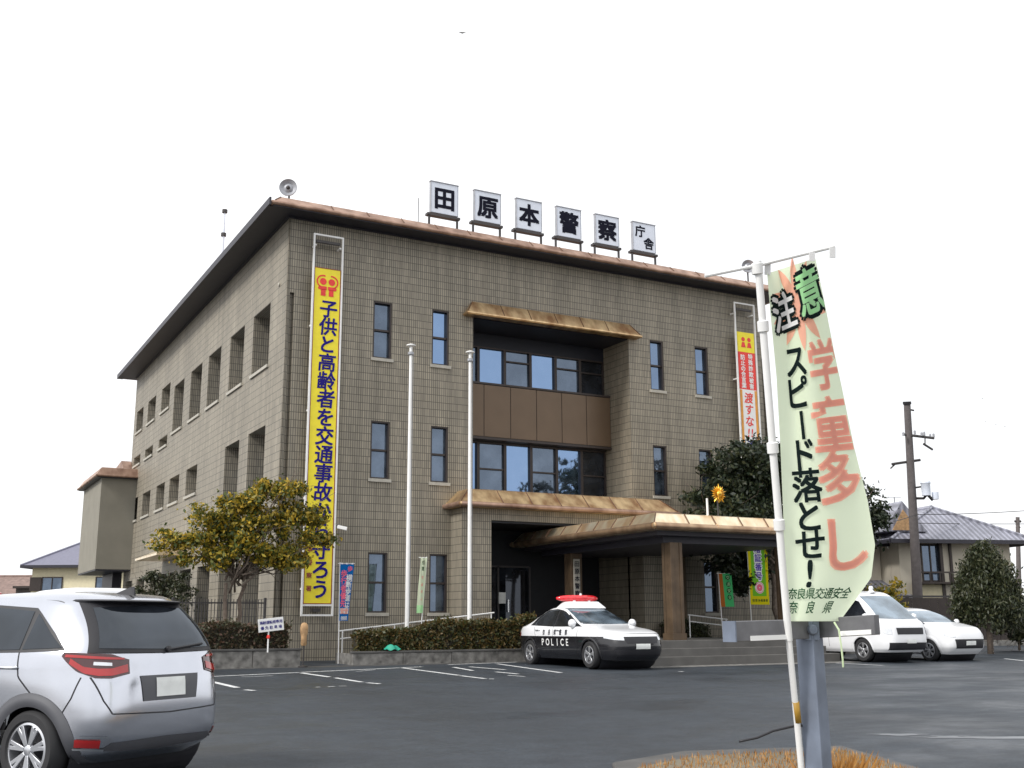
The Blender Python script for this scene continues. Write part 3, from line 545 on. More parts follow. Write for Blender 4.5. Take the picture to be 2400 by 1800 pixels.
# small canopy on the side wall, lamp boxes
prof = [(-.1, 4.25)]+roll((.0, 4.32), .05)+[(-.02, 4.38), (-.35, 4.62)]
mb = MB(); mb.add([(-1.1, 11.6, 4.28), (-1.1, 16.0, 4.28), (-.0, 16.0, 4.75), (-.0, 11.6, 4.75), (-1.1, 11.6, 4.2), (-1.1, 16.0, 4.2), (0, 16, 4.2), (0, 11.6, 4.2)], [(0, 1, 2, 3), (0, 1, 5, 4), (4, 5, 6, 7), (0, 3, 7, 4), (1, 2, 6, 5)])
mb.build('side_canopy', M['pale_roof'], B)
# annex hanging on the back of the side wall
mb = MB(); AX, AY0, AY1 = -1.58, 23.36, 29.2
for q in ([(AX, AY0), (0, AY0)], [(AX, AY1), (AX, AY0)], [(0, AY1), (AX, AY1)]):
    (xa, ya), (xb, yb) = q; mb.add([(xa, ya, 4.2), (xb, yb, 4.2), (xb, yb, 8.5), (xa, ya, 8.5)], [(0, 1, 2, 3)])
mb.add([(0, D_, 4.2), (0, AY1, 4.2), (0, AY1, 8.5), (0, D_, 8.5)], [(0, 1, 2, 3)]); mb.build('annex_wall', mat('annex_render', (.235, .22, .18), .75, var=.08, vscale=1.2), B, fix=False)
mb = MB(); mb.box(AX+.02, -.01, AY0+.02, AY1-.02, 4.14, 4.195); mb.box(-.45, -.02, AY0+2.2, AY1-.5, .5, 4.13); mb.build('annex_shade_block', M['soffit'], B)  # thin underside slab, plus a dark block standing for the open shade below
prof = [(0, 8.46)]+roll((.26, 8.53), .06)+[(.25, 8.6), (.05, 8.92), (0, 8.94)]
ar = skirt(AX, 0, AY0, AY1, prof).build('annex_roof', M['brown_roof'], B, smooth='auto')
mb = MB(); mb.box(AX-.24, -.002, AY0-.24, AY1+.2, 8.44, 8.458); mb.build('soffit', M['soffit'], ar)
mb = MB(); mb.prism([(-.02, 24.3, 8.95), (-.02, 27.5, 8.95), (-.02, 27.5, 9.3), (-.02, 25.2, 9.55)], (-.45, 0, 0)); mb.build('annex_roof', M['brown_roof'], B)
mb = MB(); p = on_x(630, 702, -.01); 
pp = on_x(654, 667, -.02); mb.lathe([(0, -.02), (.06, -.02), (.06, .03), (0, .05)], (-.01, pp[1], pp[2]), (-1, 0, 0), 12); mb.build('wall_lamp', M['sill'], B)
# rooftop sign boards
sgx = [(1010, 1072, 424, 440), (1114, 1173, 445, 459), (1212, 1268, 464, 477), (1304, 1360, 483, 495), (1394, 1449, 501, 513), (1484, 1536, 517, 529)]
RY = .1
pts = [(on_y(a, c, RY), on_y(b, d, RY)) for a, b, c, d in sgx]
xl = np.polyfit(range(6), [p[0][0] for p in pts], 1); zt = np.mean([(p[0][2]+p[1][2])/2 for p in pts]); bw = np.mean([p[1][0]-p[0][0] for p in pts])
zb = np.mean([on_y(x, y, RY)[2] for x, y in ((1010, 498), (1114, 517), (1212, 533), (1304, 550), (1394, 567), (1484, 583))])
names = ['田', '原', '本', '警', '察', '庁舎']
lab = ['white roof sign board reading 田, first of the row', 'white roof sign board reading 原 beside the board 田', 'white roof sign board reading 本 between 原 and 警', 'white roof sign board with the dense character 警', 'white roof sign board with the character 察 before the last board', 'last roof sign board with two small stacked characters 庁舎']
for i, nm in enumerate(names):
    x0 = xl[1]+xl[0]*i; x1 = x0+bw; t = thing('roof_sign', lab[i], 'sign', ((x0+x1)/2, RY, 14.11), group='sign boards along the roof edge')
    mb = MB(); mb.box(x0, x1, RY, RY+.10, zb, zt); mb.build('panel', M['board'], t, bevel=.01)
    mb = MB(); mb.box(x0-.03, x1+.03, RY-.02, RY+.12, zt+.002, zt+.03); mb.box(x0-.015, x0-.002, RY-.01, RY+.11, zb, zt); mb.box(x1+.002, x1+.015, RY-.01, RY+.11, zb, zt); mb.build('frame', M['grey'], t)
    mb = MB(); mb.box(x0-.14, x1+.07, RY-.05, RY+.15, zb-.13, zb-.05)
    for x in (x0-.06, x1-.02): mb.box(x-.03, x+.03, RY-.02, RY+.04, 14.20, zb-.13); mb.box(x-.03, x+.03, RY+.06, RY+.10, zb-.05, zb)
    mb.build('support', M['dark_metal'], t)
    fn = plane_fn(((x0+x1)/2, RY-.006, (zb+zt)/2), (1, 0, 0), (0, 0, 1)); mb = MB(); hh = (zt-zb)
    if len(nm) == 1: letters(mb, [(nm, 0, 0, hh*.76)], fn, .06)
    else: letters(mb, [(nm[0], -bw*.18, hh*.20, hh*.43), (nm[1], bw*.2, -hh*.20, hh*.43)], fn, .05)
    mb.build('lettering', M['ink'], t, fix=False)
# loudspeakers at both ends of the roof
def horn(px, py, rpx, y, label):
    c = on_y(px, py, y); r_ = rpx/FPX*np.linalg.norm(c-CAM); t = thing('horn_speaker', label, 'loudspeaker', (c[0], c[1], 14.10), group='horn speakers on the roof corners')
    mb = MB(); d = np.array([-.45, -.87, 0])
    mb.lathe([(.0, .02), (r_*.25, .05), (r_*.55, .0), (r_*.93, .06), (r_, .08), (r_, .03), (r_*.8, -.10), (r_*.5, -.2), (.07, -.26), (.0, -.26)], c, d, 28); mb.build('horn', M['grey'], t, smooth='auto')
    mb = MB(); mb.lathe([(0, .10), (r_*.2, .08), (r_*.22, .0)], c, d, 16); mb.build('driver', M['dark_metal'], t, smooth=True)
    mb = MB(); mb.tube([(c[0]+.06, c[1]+.1, c[2]-r_*.5), (c[0]+.06, c[1]+.1, 14.19)], .03, 8); mb.box(c[0]-.08, c[0]+.2, c[1]+.02, c[1]+.2, 14.19, 14.10); mb.build('bracket', M['dark_metal'], t)
horn(676, 441, 20, .3, 'round grey horn speaker on the roof corner above the yellow banner')
horn(1753, 625, 15, .3, 'round dark horn speaker on the roof end behind the banner pole')
# antennas
p = on_y(527, 494, 8.0); q = on_y(525, 640, 8.0); t = thing('antenna_mast', 'slim pale antenna mast rising behind the left roof edge', 'antenna', (q[0], 8, 14.10))
mb = MB(); mb.tube([(p[0], 8, 14.10), (p[0], 8, p[2]-.8), (p[0], 8, p[2])], [.05, .045, .03], 8); mb.build('mast', M['board'], t)
mb = MB(); 
for dz in (.03, .95): mb.lathe([(0, 0), (.10, 0), (.10, .12), (0, .12)], (p[0], 8, p[2]-dz-.05), (0, 0, 1), 10)
mb.tube([(p[0]-.25, 8, p[2]-2.4), (p[0]+.15, 8, p[2]-2.4)], .025, 6); mb.tube([(p[0]-.25, 8, p[2]-2.4), (p[0]-.25, 8, p[2]-2.9)], .02, 6); mb.build('fitting', M['dark_metal'], t)
p = on_y(981, 464, .4); mb = MB(); mb.tube([(p[0], .4, 14.10), (p[0], .4, p[2])], .012, 6)
tag(mb.build('whip_antenna', M['dark_metal'], loc=(p[0], .4, 14.10)), 'hair thin whip antenna left of the first roof sign board', 'antenna')
# ------------------------------------------------------------------ wall banners
def bar_frame(x0, x1, z0, z1, y0, y1, t):
    mb = MB(); mb.box(x0, x0+t, y0, y1, z0, z1); mb.box(x1-t, x1, y0, y1, z0, z1); mb.box(x0+t, x1-t, y0, y1, z1-t, z1); mb.box(x0+t, x1-t, y0, y1, z0, z0+t); return mb
yb = -.30; x0, x1 = .68, 1.64; z0, z1 = 1.86, 13.27
t = thing('sign_banner', 'tall yellow vertical banner with blue brush characters in white frame', 'banner', ((x0+x1)/2, yb, z0), group='banner frames on the facade')
mb = bar_frame(x0, x1, z0, z1, yb-.04, yb+.02, .05); mb.box(x0+.05, x1-.05, yb-.03, yb+.01, 2.14, 2.19)
for z in (2.6, 5.2, 7.8, 10.4, 12.9): mb.box(x0+.06, x0+.11, yb+.021, -.003, z, z+.05); mb.box(x1-.11, x1-.06, yb+.021, -.003, z, z+.05)
mb.build('frame', M['white'], t)
mb = MB(); mb.box(x0+.075, x1-.075, yb-.015, yb+.005, 2.22, 12.19); pnl = mb.build('panel', M['yellow'], t)
mb = bar_frame(x0+.06, x1-.06, 2.20, 12.21, yb-.022, yb+.012, .02); mb.build('edge', M['dark_red'], pnl)
xc = (x0+x1)/2; fn = plane_fn((xc, yb-.024, 0), (1, 0, 0), (0, 0, 1)); mb = MB()
tops = 11.05; letters(mb, column('子供と高齢者を交通事故から守ろう', .06, 11.22, 2.34, .58), fn, .035, 1.0, .06); mb.build('lettering', M['blue_ink'], t, fix=False)
mb = MB(); letters(mb, column('田原本警察署', -.27, 4.65, 2.45, .17), fn, .03); mb.build('small_lettering', M['dark_red'], t, fix=False)
mb = MB()                                            # emblem: two round-headed figures in arcs
def disc(mb, fn, cx, cy, r0, r1, a0=0, a1=360, n=36):
    vs = []; 
    for i in range(n+1):
        a = R(a0+(a1-a0)*i/n); vs += [fn(cx+r0*math.cos(a), cy+r0*math.sin(a)), fn(cx+r1*math.cos(a), cy+r1*math.sin(a))]
    mb.add(vs, [(2*i, 2*i+1, 2*i+3, 2*i+2) for i in range(n)])
for s in (-1, 1):
    disc(mb, fn, s*.135, 11.78, 0, .105); disc(mb, fn, s*.135, 11.78, .165, .21, 90-s*150 if s > 0 else 70, 90+s*10 if s > 0 else 240)
    mb.add([fn(s*.30, 11.58), fn(s*.30-s*.06, 11.63), fn(s*.02, 11.63), fn(s*.02, 11.52), fn(s*.30-s*.03, 11.52)], [(0, 1, 2, 3, 4)])
    mb.add([fn(s*.05, 11.33), fn(s*.20, 11.33), fn(s*.20, 11.53), fn(s*.05, 11.53)], [(0, 1, 2, 3)])
mb.build('emblem', M['red'], t, fix=False)
mb = MB(); mb.box(xc-.12, xc+.12, yb+.02, -.02, 1.98, 2.08); mb.box(x0+.1, x1-.1, yb+.03, yb+.10, 13.02, 13.10); mb.build('winch', M['dark_metal'], t)
x0, x1 = 16.95, 17.93; z0, z1 = 4.0, 13.33; xc = (x0+x1)/2
t = thing('sign_banner', 'vertical banner of yellow, red and white sections partly behind dark tree', 'banner', (xc, yb, z0), group='banner frames on the facade')
mb = bar_frame(x0, x1, z0, z1, yb-.04, yb+.02, .05)
for z in (5.2, 7.8, 10.4, 12.9): mb.box(x0+.06, x0+.11, yb+.021, -.003, z, z+.05); mb.box(x1-.11, x1-.06, yb+.021, -.003, z, z+.05)
mb.build('frame', M['white'], t)
mb = MB(); mb.box(x0+.1, x1-.1, yb+.03, yb+.10, 13.06, 13.14); mb.build('winch', M['dark_metal'], t)
def fac(zs, m, nm): b_ = MB(); b_.box(x0+.09, x1-.09, yb-.015, yb+.005, zs[0], zs[1]); return b_.build(nm, m, t)
fac((11.44, 12.2), M['yellow'], 'panel'); fac((10.02, 11.438), M['red'], 'panel'); fac((4.3, 10.018), M['white'], 'panel')
fn = plane_fn((xc, yb-.02, 0), (1, 0, 0), (0, 0, 1))
mb = MB(); letters(mb, column('特殊詐欺被害', .17, 11.40, 10.04, .22), fn, .04); letters(mb, column('防止の合言葉', -.19, 11.34, 10.06, .22), fn, .04); mb.build('lettering', M['white'], t, fix=False)
mb = MB(); letters(mb, column('渡すな', 0, 9.92, 8.62, .42), fn, .03, 1, .1); letters(mb, [('!', -.08, 8.42, .42), ('!', .08, 8.42, .42)], fn, .03, 1, .15); mb.build('lettering', M['red'], t, fix=False)
mb = MB(); letters(mb, column('走らない', 0, 8.22, 6.1, .42), fn, .03); mb.build('lettering', M['blue_ink'], t, fix=False)
mb = MB(); mb.box(x0+.09, x0+.20, yb-.017, yb-.0155, 4.3, 10.0); mb.box(x1-.20, x1-.09, yb-.017, yb-.0155, 4.3, 10.0); mb.build('border', M['orange'], t)
mb = MB(); 
for sx_ in (-.13, .15): disc(mb, fn, sx_, 11.93, 0, .085, n=16); mb.add([fn(sx_-.11, 11.62), fn(sx_+.11, 11.62), fn(sx_+.06, 11.82), fn(sx_-.06, 11.82)], [(0, 1, 2, 3)])
mb.build('print', M['red'], t, fix=False)
# ------------------------------------------------------------------ canopy emblem, name board, security lamp
p = on_y(1681, 1158, -6.3); t = thing('police_emblem', 'gold sunburst police emblem standing on the porch canopy edge', 'emblem', (p[0], -6.3, 4.585))
mb = MB(); fn = plane_fn((p[0], -6.36, p[2]), (1, 0, 0), (0, 0, 1))
for k in range(20):
    a = 2*math.pi*k/20; l = .30 if k % 4 == 0 else .27 if k % 2 == 0 else .235; c, s = math.cos(a+math.pi/2), math.sin(a+math.pi/2); wd = .022
    q = [np.array(fn(.05*c, .05*s))-np.array([0, .05, 0]), fn(.17*c-wd*s, .17*s+wd*c), fn(l*c, l*s), fn(.17*c+wd*s, .17*s-wd*c), np.array(fn(.16*c, .16*s))-np.array([0, .045, 0]), fn(.03*c, .03*s)]
    mb.add(q, [(0, 1, 4), (1, 2, 4), (2, 3, 4), (3, 0, 4), (1, 5, 3, 2)])
mb.build('rays', M['gold'], t)
mb = MB(); mb.lathe([(0, .09), (.05, .08), (.085, .04), (.09, 0), (.0, 0)], (p[0], -6.37, p[2]), (0, -1, 0), 20); mb.build('boss', M['gold'], t, smooth=True)
mb = MB(); mb.tube([(p[0], -6.30, 4.57), (p[0], -6.30, p[2]-.05)], .02, 8); mb.box(p[0]-.02, p[0]+.02, -6.36, -6.28, p[2]-.05, p[2]+.05); mb.build('stand', M['dark_metal'], t)
p = on_y(1657, 1168, -6.1); mb = MB(); mb.tube([(p[0], -6.1, 4.57), (p[0], -6.1, p[2])], .032, 10); tag(mb.build('canopy_pole', M['white'], loc=(p[0], -6.1, 4.58)), 'short white post on the canopy beside the gold emblem', 'post')
t = thing('name_board', 'pale vertical name board on porch column with black station name', 'sign', (9.44, -1.0, 2.2))
mb = MB(); mb.box(9.34, 9.56, -1.0, -.955, 2.15, 3.62); mb.build('board', M['sill'], t, bevel=.005)
mb = MB(); letters(mb, column('田原本警察署', 0, 3.58, 2.20, .19), plane_fn((9.45, -1.004, 0), (1, 0, 0), (0, 0, 1)), .03); mb.build('lettering', M['ink'], t, fix=False)
p = on_y(802, 1237, -.35); t = thing('security_camera', 'small white security camera on the wall right of the yellow banner', 'camera', (p[0], 0, p[2]))
mb = MB(); mb.obox((p[0], -.35, p[2]), (.13, -.05, -.03), (.02, .05, 0), (.01, 0, .05)); mb.build('housing', M['white'], t, bevel=.01)
mb = MB(); mb.tube([(p[0]-.08, -.005, p[2]+.1), (p[0]-.05, -.2, p[2]+.1), (p[0], -.33, p[2]+.03)], .02, 6); mb.build('bracket', M['grey'], t)

# ------------------------------------------------------------------ flagpoles and handrails
for px, top, x, label in ((962, 813, 3.13, 'tall white flagpole, the one nearer the yellow banner'), (1102, 829, 5.06, 'tall white flagpole standing just left of the entrance')):
    z = on_y(px, top, -2.2)[2]; t = thing('flagpole', label, 'flagpole', (x, -2.2, .9), group='flagpoles in the planting bed')
    mb = MB(); mb.tube([(x, -2.2, .85), (x, -2.2, 5), (x, -2.2, z)], [.062, .055, .045], 14); mb.build('pole', M['white'], t, smooth='auto')
    mb = MB(); mb.lathe([(0, 0), (.05, 0), (.13, .03), (.13, .06), (.05, .09), (0, .1)], (x, -2.2, z), (0, 0, 1), 16); mb.build('truck', M['white'], t)
    mb = MB(); mb.lathe([(.075, 0), (.09, .02), (.09, .08), (.065, .1)], (x, -2.2, z-.25), (0, 0, 1), 12); mb.tube([(x+.075, -2.21, 1.8), (x+.075, -2.21, z-.15)], .006, 5); mb.build('halyard', M['grey'], t)
def rail(name, label, group, a, b, a2, b2, posts):
    t = thing(name, label, 'handrail', (a[0], a[1], gz(a[1])), group=group); mb = MB(); mb.tube([a, b], .022, 8); mb.build('rail', M['white'], t)
    mb = MB(); mb.tube([a2, b2], .018, 8); mb.build('rail', M['white'], t)
    for x, y, z in posts: mb = MB(); mb.tube([(x, y, .6), (x, y, z)], .02, 8); mb.build('post', M['white'], t)
a, b = on_y(795, 1479, -1.5), on_y(1158, 1436, -1.5); a2, b2 = on_y(797, 1497, -1.5), on_y(1158, 1458, -1.5)
rail('handrail', 'sloping white ramp handrail running behind the flagpoles', 'handrails beside the entrance', a, b, a2, b2, [tuple(a+(b-a)*k) for k in (.02, .34, .66, .98)])
a, b = on_y(1613, 1441, -2), on_y(1705, 1452, -2); a2, b2 = on_y(1615, 1456, -2), on_y(1706, 1467, -2)
rail('handrail', 'short white double handrail right of the porch column', 'handrails beside the entrance', a, b, a2, b2, [tuple(a+(b-a)*k) for k in (.03, .97)])
# ------------------------------------------------------------------ planters, hedges
def planter(x0, x1, y0, y1, zt, label, joints=1.2):
    t = thing('planter', label, 'planter', ((x0+x1)/2, y0, gz(y0)), group='low concrete planters before the building')
    mb = MB(); th = .14; n = max(int((x1-x0)/joints), 1)
    for i in range(n): a = x0+(x1-x0)*i/n; b = x0+(x1-x0)*(i+1)/n; mb.box(a+.006, b-.006, y0, y0+th, gz(y0)-.05, zt-.06)
    mb.box(x0, x0+th, y0+th+.004, y1, gz(y0)-.05, zt-.06); mb.box(x1-th, x1, y0+th+.004, y1, gz(y0)-.05, zt-.06)
    mb.build('wall', M['concrete'], t, bevel=.01)
    mb = MB(); mb.box(x0-.02, x1+.02, y0-.02, y0+th+.03, zt-.058, zt); mb.build('coping', M['dark_concrete'], t, bevel=.012)
    mb = MB(); mb.box(x0+th+.01, x1-th-.01, y0+th+.04, y1-.01, gz(y0), zt-.08); mb.build('soil', M['earth'], t)
planter(1.25, 7.0, -3.02, -1.75, .93, 'low concrete planter under the brown hedge and flagpoles')
planter(-7.6, -.22, -3.25, -1.0, 1.04, 'low concrete planter left, below the yellowing tree')
planter(14.2, 19.2, -3.1, -.9, 1.0, 'low dark planter under the large evergreen tree')
def hedge(x0, x1, y0, y1, z0, zf, label, m, n, size=.045, group='clipped hedges along the building'):
    t = thing('hedge', label, 'hedge', ((x0+x1)/2, y0, z0), group=group); P = []
    for _ in range(n):
        x = x0+(x1-x0)*random.random(); y = y0+(y1-y0)*random.random(); zt_ = zf(x, y)+.07*math.sin(x*3.1+y)*math.sin(x*7.3)+.05*math.sin(x*17+y*9)*math.sin(x*5.3)+(.12*random.random() if random.random() < .12 else 0)
        q = random.random()
        if q < .45: z = zt_-abs(random.gauss(0, .06))
        elif q < .85: y = y0+abs(random.gauss(0, .06)); z = z0+(zt_-z0)*random.random()
        else: z = z0+(zt_-z0)*random.random()
        P.append((x+random.gauss(0, .02), y, z))
    leaf_mesh('foliage', m, t, P, size)
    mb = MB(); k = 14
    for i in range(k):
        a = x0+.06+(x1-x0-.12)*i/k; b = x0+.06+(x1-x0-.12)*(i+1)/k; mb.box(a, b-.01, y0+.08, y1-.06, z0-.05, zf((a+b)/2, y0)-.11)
    mb.build('dark_core', mat('dark_core', (.03, .025, .015), .9, var=.3, vscale=20), t)  # solid dark brown boxes filling the inside of the hedge
hedge(1.45, 6.9, -2.85, -2.28, .86, lambda x, y: 1.42+.075*(x-1.5)+.07*math.sin(x*1.9), 'rusty brown and green hedge filling the planter by the flagpoles', M['hedge'], 11000, .052)
hedge(-7.4, -.42, -3.05, -2.2, .98, lambda x, y: 1.62+.04*math.sin(x*2.3), 'dull reddish green hedge under the yellowing tree', M['hedge_red'], 9000)
hedge(12.6, 14.1, -1.75, -.9, .9, lambda x, y: 1.60+.05*math.sin(x*3), 'dark low shrubs behind the handrail right of the porch', M['leaf_c'], 2500)
hedge(14.35, 19.0, -2.9, -2.0, .9, lambda x, y: 1.50+.08*math.sin(x*2), 'dark shrubs in the planter behind the white van', M['leaf_c'], 4000)
# iron fence at the side yard
t = thing('iron_fence', 'dark iron fence of thin vertical bars left of the building corner', 'fence', (-4, -.75, gz(-1)))
mb = MB(); zt_ = on_y(500, 1404, -.75)[2]
for i in range(86): x = -7.8+i*.085; mb.box(x-.009, x+.009, -.76, -.74, .62, zt_)
mb.build('bars', M['dark_metal'], t)
mb = MB(); mb.box(-7.8, -.5, -.775, -.762, zt_-.12, zt_-.08); mb.box(-7.8, -.5, -.775, -.762, .75, .79); mb.build('rail', M['dark_metal'], t)
for x in (-7.85, -5.4, -2.95, -.48): mb = MB(); mb.box(x-.03, x+.03, -.80, -.72, .6, zt_+.04); mb.build('post', M['dark_metal'], t)
# ------------------------------------------------------------------ trees
def limb_pts(a, b, n=5, wob=.12):
    a, b = np.array(a, float), np.array(b, float); L_ = np.linalg.norm(b-a)
    return [a+(b-a)*i/n+(rng.normal(size=3)*wob*L_*.25 if 0 < i < n else 0) for i in range(n+1)]
def tree(name, label, base, fork, blobs, nclump, nleaf, lsize, m, trunk_r, group=None, csize=.28, stems=1, bark='bark', thin=.55):
    t = thing(name, label, 'tree', base, group=group); mb = MB(); base = np.array(base, float); fork = np.array(fork, float)
    for s in range(stems):
        off = np.array([(s-(stems-1)/2)*.26, (s % 2)*.1, 0]); mb.tube(limb_pts(base+off, fork+off*2.2, 4, .06), [trunk_r*(1-.09*i) for i in range(5)], 10)
    cl = []; wts = np.array([b[1][0]*b[1][1]*b[1][2] for b in blobs])**.7; wts /= wts.sum()
    for _ in range(nclump):
        b = blobs[rng.choice(len(blobs), p=wts)]; d = rng.normal(size=3); d /= np.linalg.norm(d); r_ = rng.random()**.45*(1.0 if rng.random() < .85 else 1.22)
        cl.append(np.array(b[0])+d*r_*np.array(b[1]))
    for c in cl[::max(len(cl)//26, 1)]:
        f = fork+(rng.normal(size=3)*.15); pts = limb_pts(f, c, 4, .18); mb.tube(pts, [trunk_r*.42*(1-.2*i) for i in range(5)], 6)
        for _ in range(2):
            q = pts[2+random.randint(0, 2)]; mb.tube(limb_pts(q, c+rng.normal(size=3)*csize*1.6, 3, .2), [trunk_r*.14, trunk_r*.11, trunk_r*.08, .006], 5)
    mb.build('trunk', M[bark], t, smooth=True)
    P = []
    for c in cl:
        k = int(nleaf/nclump*(.5+rng.random())); sg = csize*(.5+.7*rng.random()); q = rng.normal(size=(k, 3))*sg*np.array([.62, .62, .42]); P.append(c+q)
    P = np.concatenate(P); leaf_mesh('crown', m, t, P, lsize, thin)
    return t
tree('autumn_tree', 'yellowing broadleaf tree with forked pale trunks in front of the yellow banner', (-1.72, -1.75, 1.0), (-1.55, -1.8, 2.7),
     [((-3.1, -1.8, 3.75), (.75, .6, .26)), ((-2.5, -1.9, 4.35), (.75, .6, .30)), ((-1.5, -1.9, 4.75), (.9, .7, .32)), ((-.6, -2.0, 5.15), (.75, .6, .30)), ((.1, -2.0, 4.55), (.75, .6, .30)), ((.45, -2.0, 3.95), (.55, .5, .24)), ((-1.2, -2.0, 4.1), (1.0, .6, .34)), ((-2.3, -1.9, 3.35), (.95, .6, .26)), ((-.8, -2.0, 3.45), (.9, .6, .32)), ((-1.9, -1.7, 3.85), (.9, .6, .26)), ((-.1, -2.0, 3.3), (.6, .5, .2))],
     250, 19000, .062, M['leaf_a'], .07, csize=.22, stems=2)
tree('evergreen_tree', 'large dark evergreen tree rising behind the porch canopy', (16.6, -2.2, .9), (16.6, -2.0, 3.4),
     [((14.6, -2.2, 5.4), (1.5, 1.2, 1.1)), ((16.0, -2.3, 6.6), (1.8, 1.3, 1.3)), ((18.4, -2.0, 6.0), (2.0, 1.3, 1.6)), ((20.4, -2.0, 5.5), (1.2, 1.1, 1.3)), ((17.0, -2.4, 4.6), (2.6, 1.2, 1.0)), ((14.2, -2.2, 4.4), (1.3, 1.0, .7)), ((15.2, -2.0, 3.3), (.9, .8, .7))],
     420, 46000, .085, M['leaf_d'], .13, csize=.36)
tree('round_shrub', 'small dark round shrub beside the left side wall', (-1.3, 9, .6), (-1.3, 9, 1.6), [((-1.3, 9, 2.6), (1.0, 1.0, 1.1))], 60, 4500, .06, M['leaf_c'], .05, csize=.22)
for k, (x, y, h) in enumerate(((29.3, -36, 12.3), (33.8, -36, 15.2))):
    tree('roadside_tree', ('tall dark tree mirrored in the second floor windows', 'taller dark tree mirrored at the edge of the second floor windows')[k], (x, y, .2), (x, y, h*.4), [((x, y, h*.62), (2.6, 2.6, h*.2)), ((x+1.2, y, h*.8), (1.9, 1.9, h*.16)), ((x-1.6, y, h*.5), (1.8, 1.8, h*.12))], 110, 5000, .2, M['leaf_d'], .2, csize=.6)
# ------------------------------------------------------------------ small things by the planters
def notice(px, y, label):
    a, b = on_y(606, 1452, y), on_y(664, 1476, y); c = (a+b)/2; t = thing('notice_sign', label, 'sign', (c[0], y, .95))
    mb = MB(); dx = (b[0]-a[0])/2; dz = .16; tl = .035
    mb.obox(c, (dx, 0, tl), (0, .012, 0), (-tl*dz/dx, 0, dz)); mb.build('panel', M['white'], t, bevel=.004)
    fn = plane_fn(c+np.array([0, -.016, 0]), (1, 0, tl/dx), (-tl/dx, 0, 1)); mb = MB()
    letters(mb, row('高齢運転者専用', -dx*.9, dx*.9, .065, .088), fn, .03); letters(mb, row('優先駐車場', -dx*.88, dx*.88, -.065, .088), fn, .03); mb.build('lettering', M['blue_ink'], t, fix=False)
    mb = MB(); mb.tube([(c[0]-.05, y+.02, .95), (c[0]-.05, y+.02, c[2]-.05)], .02, 8); mb.build('post', M['white'], t)
    mb = MB(); mb.lathe([(.021, 0), (.045, .01), (.045, .06), (.021, .09)], (c[0]-.05, y+.02, c[2]-dz-.18), (0, 0, 1), 10); mb.build('clamp', M['red'], t)
notice(606, -3.36, 'small white notice board with blue writing on a low post')
p = on_y(712, 1500, -3.45); zt_ = on_y(712, 1459, -3.45)[2]; x = p[0]
t = thing('wood_bollard', 'pale carved wooden figure-like post on a thin stand by the planter gap', 'post', (x, -3.45, gz(-3.45)))
mb = MB(); mb.lathe([(.05, 1.10-gz(-3)), (.075, 1.14-gz(-3)), (.07, 1.32-gz(-3)), (.095, 1.42-gz(-3)), (.10, zt_-.12-gz(-3)), (.085, zt_-.05-gz(-3)), (.05, zt_-.01-gz(-3)), (0, zt_-gz(-3))], (x, -3.45, gz(-3)), (0, 0, 1), 16); mb.build('head', M['wood'], t, smooth=True)
mb = MB(); mb.tube([(x, -3.45, gz(-3.4)), (x, -3.45, 1.14)], .016, 8); mb.lathe([(0, .004), (.12, .004), (.12, .03), (.03, .05)], (x, -3.45, gz(-3.45)), (0, 0, 1), 14); mb.build('stand', M['dark_metal'], t)
p = on_y(921, 1512, -3.05); mb = MB(); fnw = lambda u, v: (p[0]-.24+.48*u, -3.08+.22*v+.03*math.sin(u*9), .95+(.13*math.sin(math.pi*min(max(u, 0), 1))**.7)*(math.sin(math.pi*v))+.02*math.sin(u*14+v*5)+.008)
mb.grid(fnw, 16, 8); tag(mb.build('green_netting', M['green_net'], smooth=True, loc=(p[0], -3.0, .95)), 'crumpled bright green netting lying on the planter edge', 'netting')
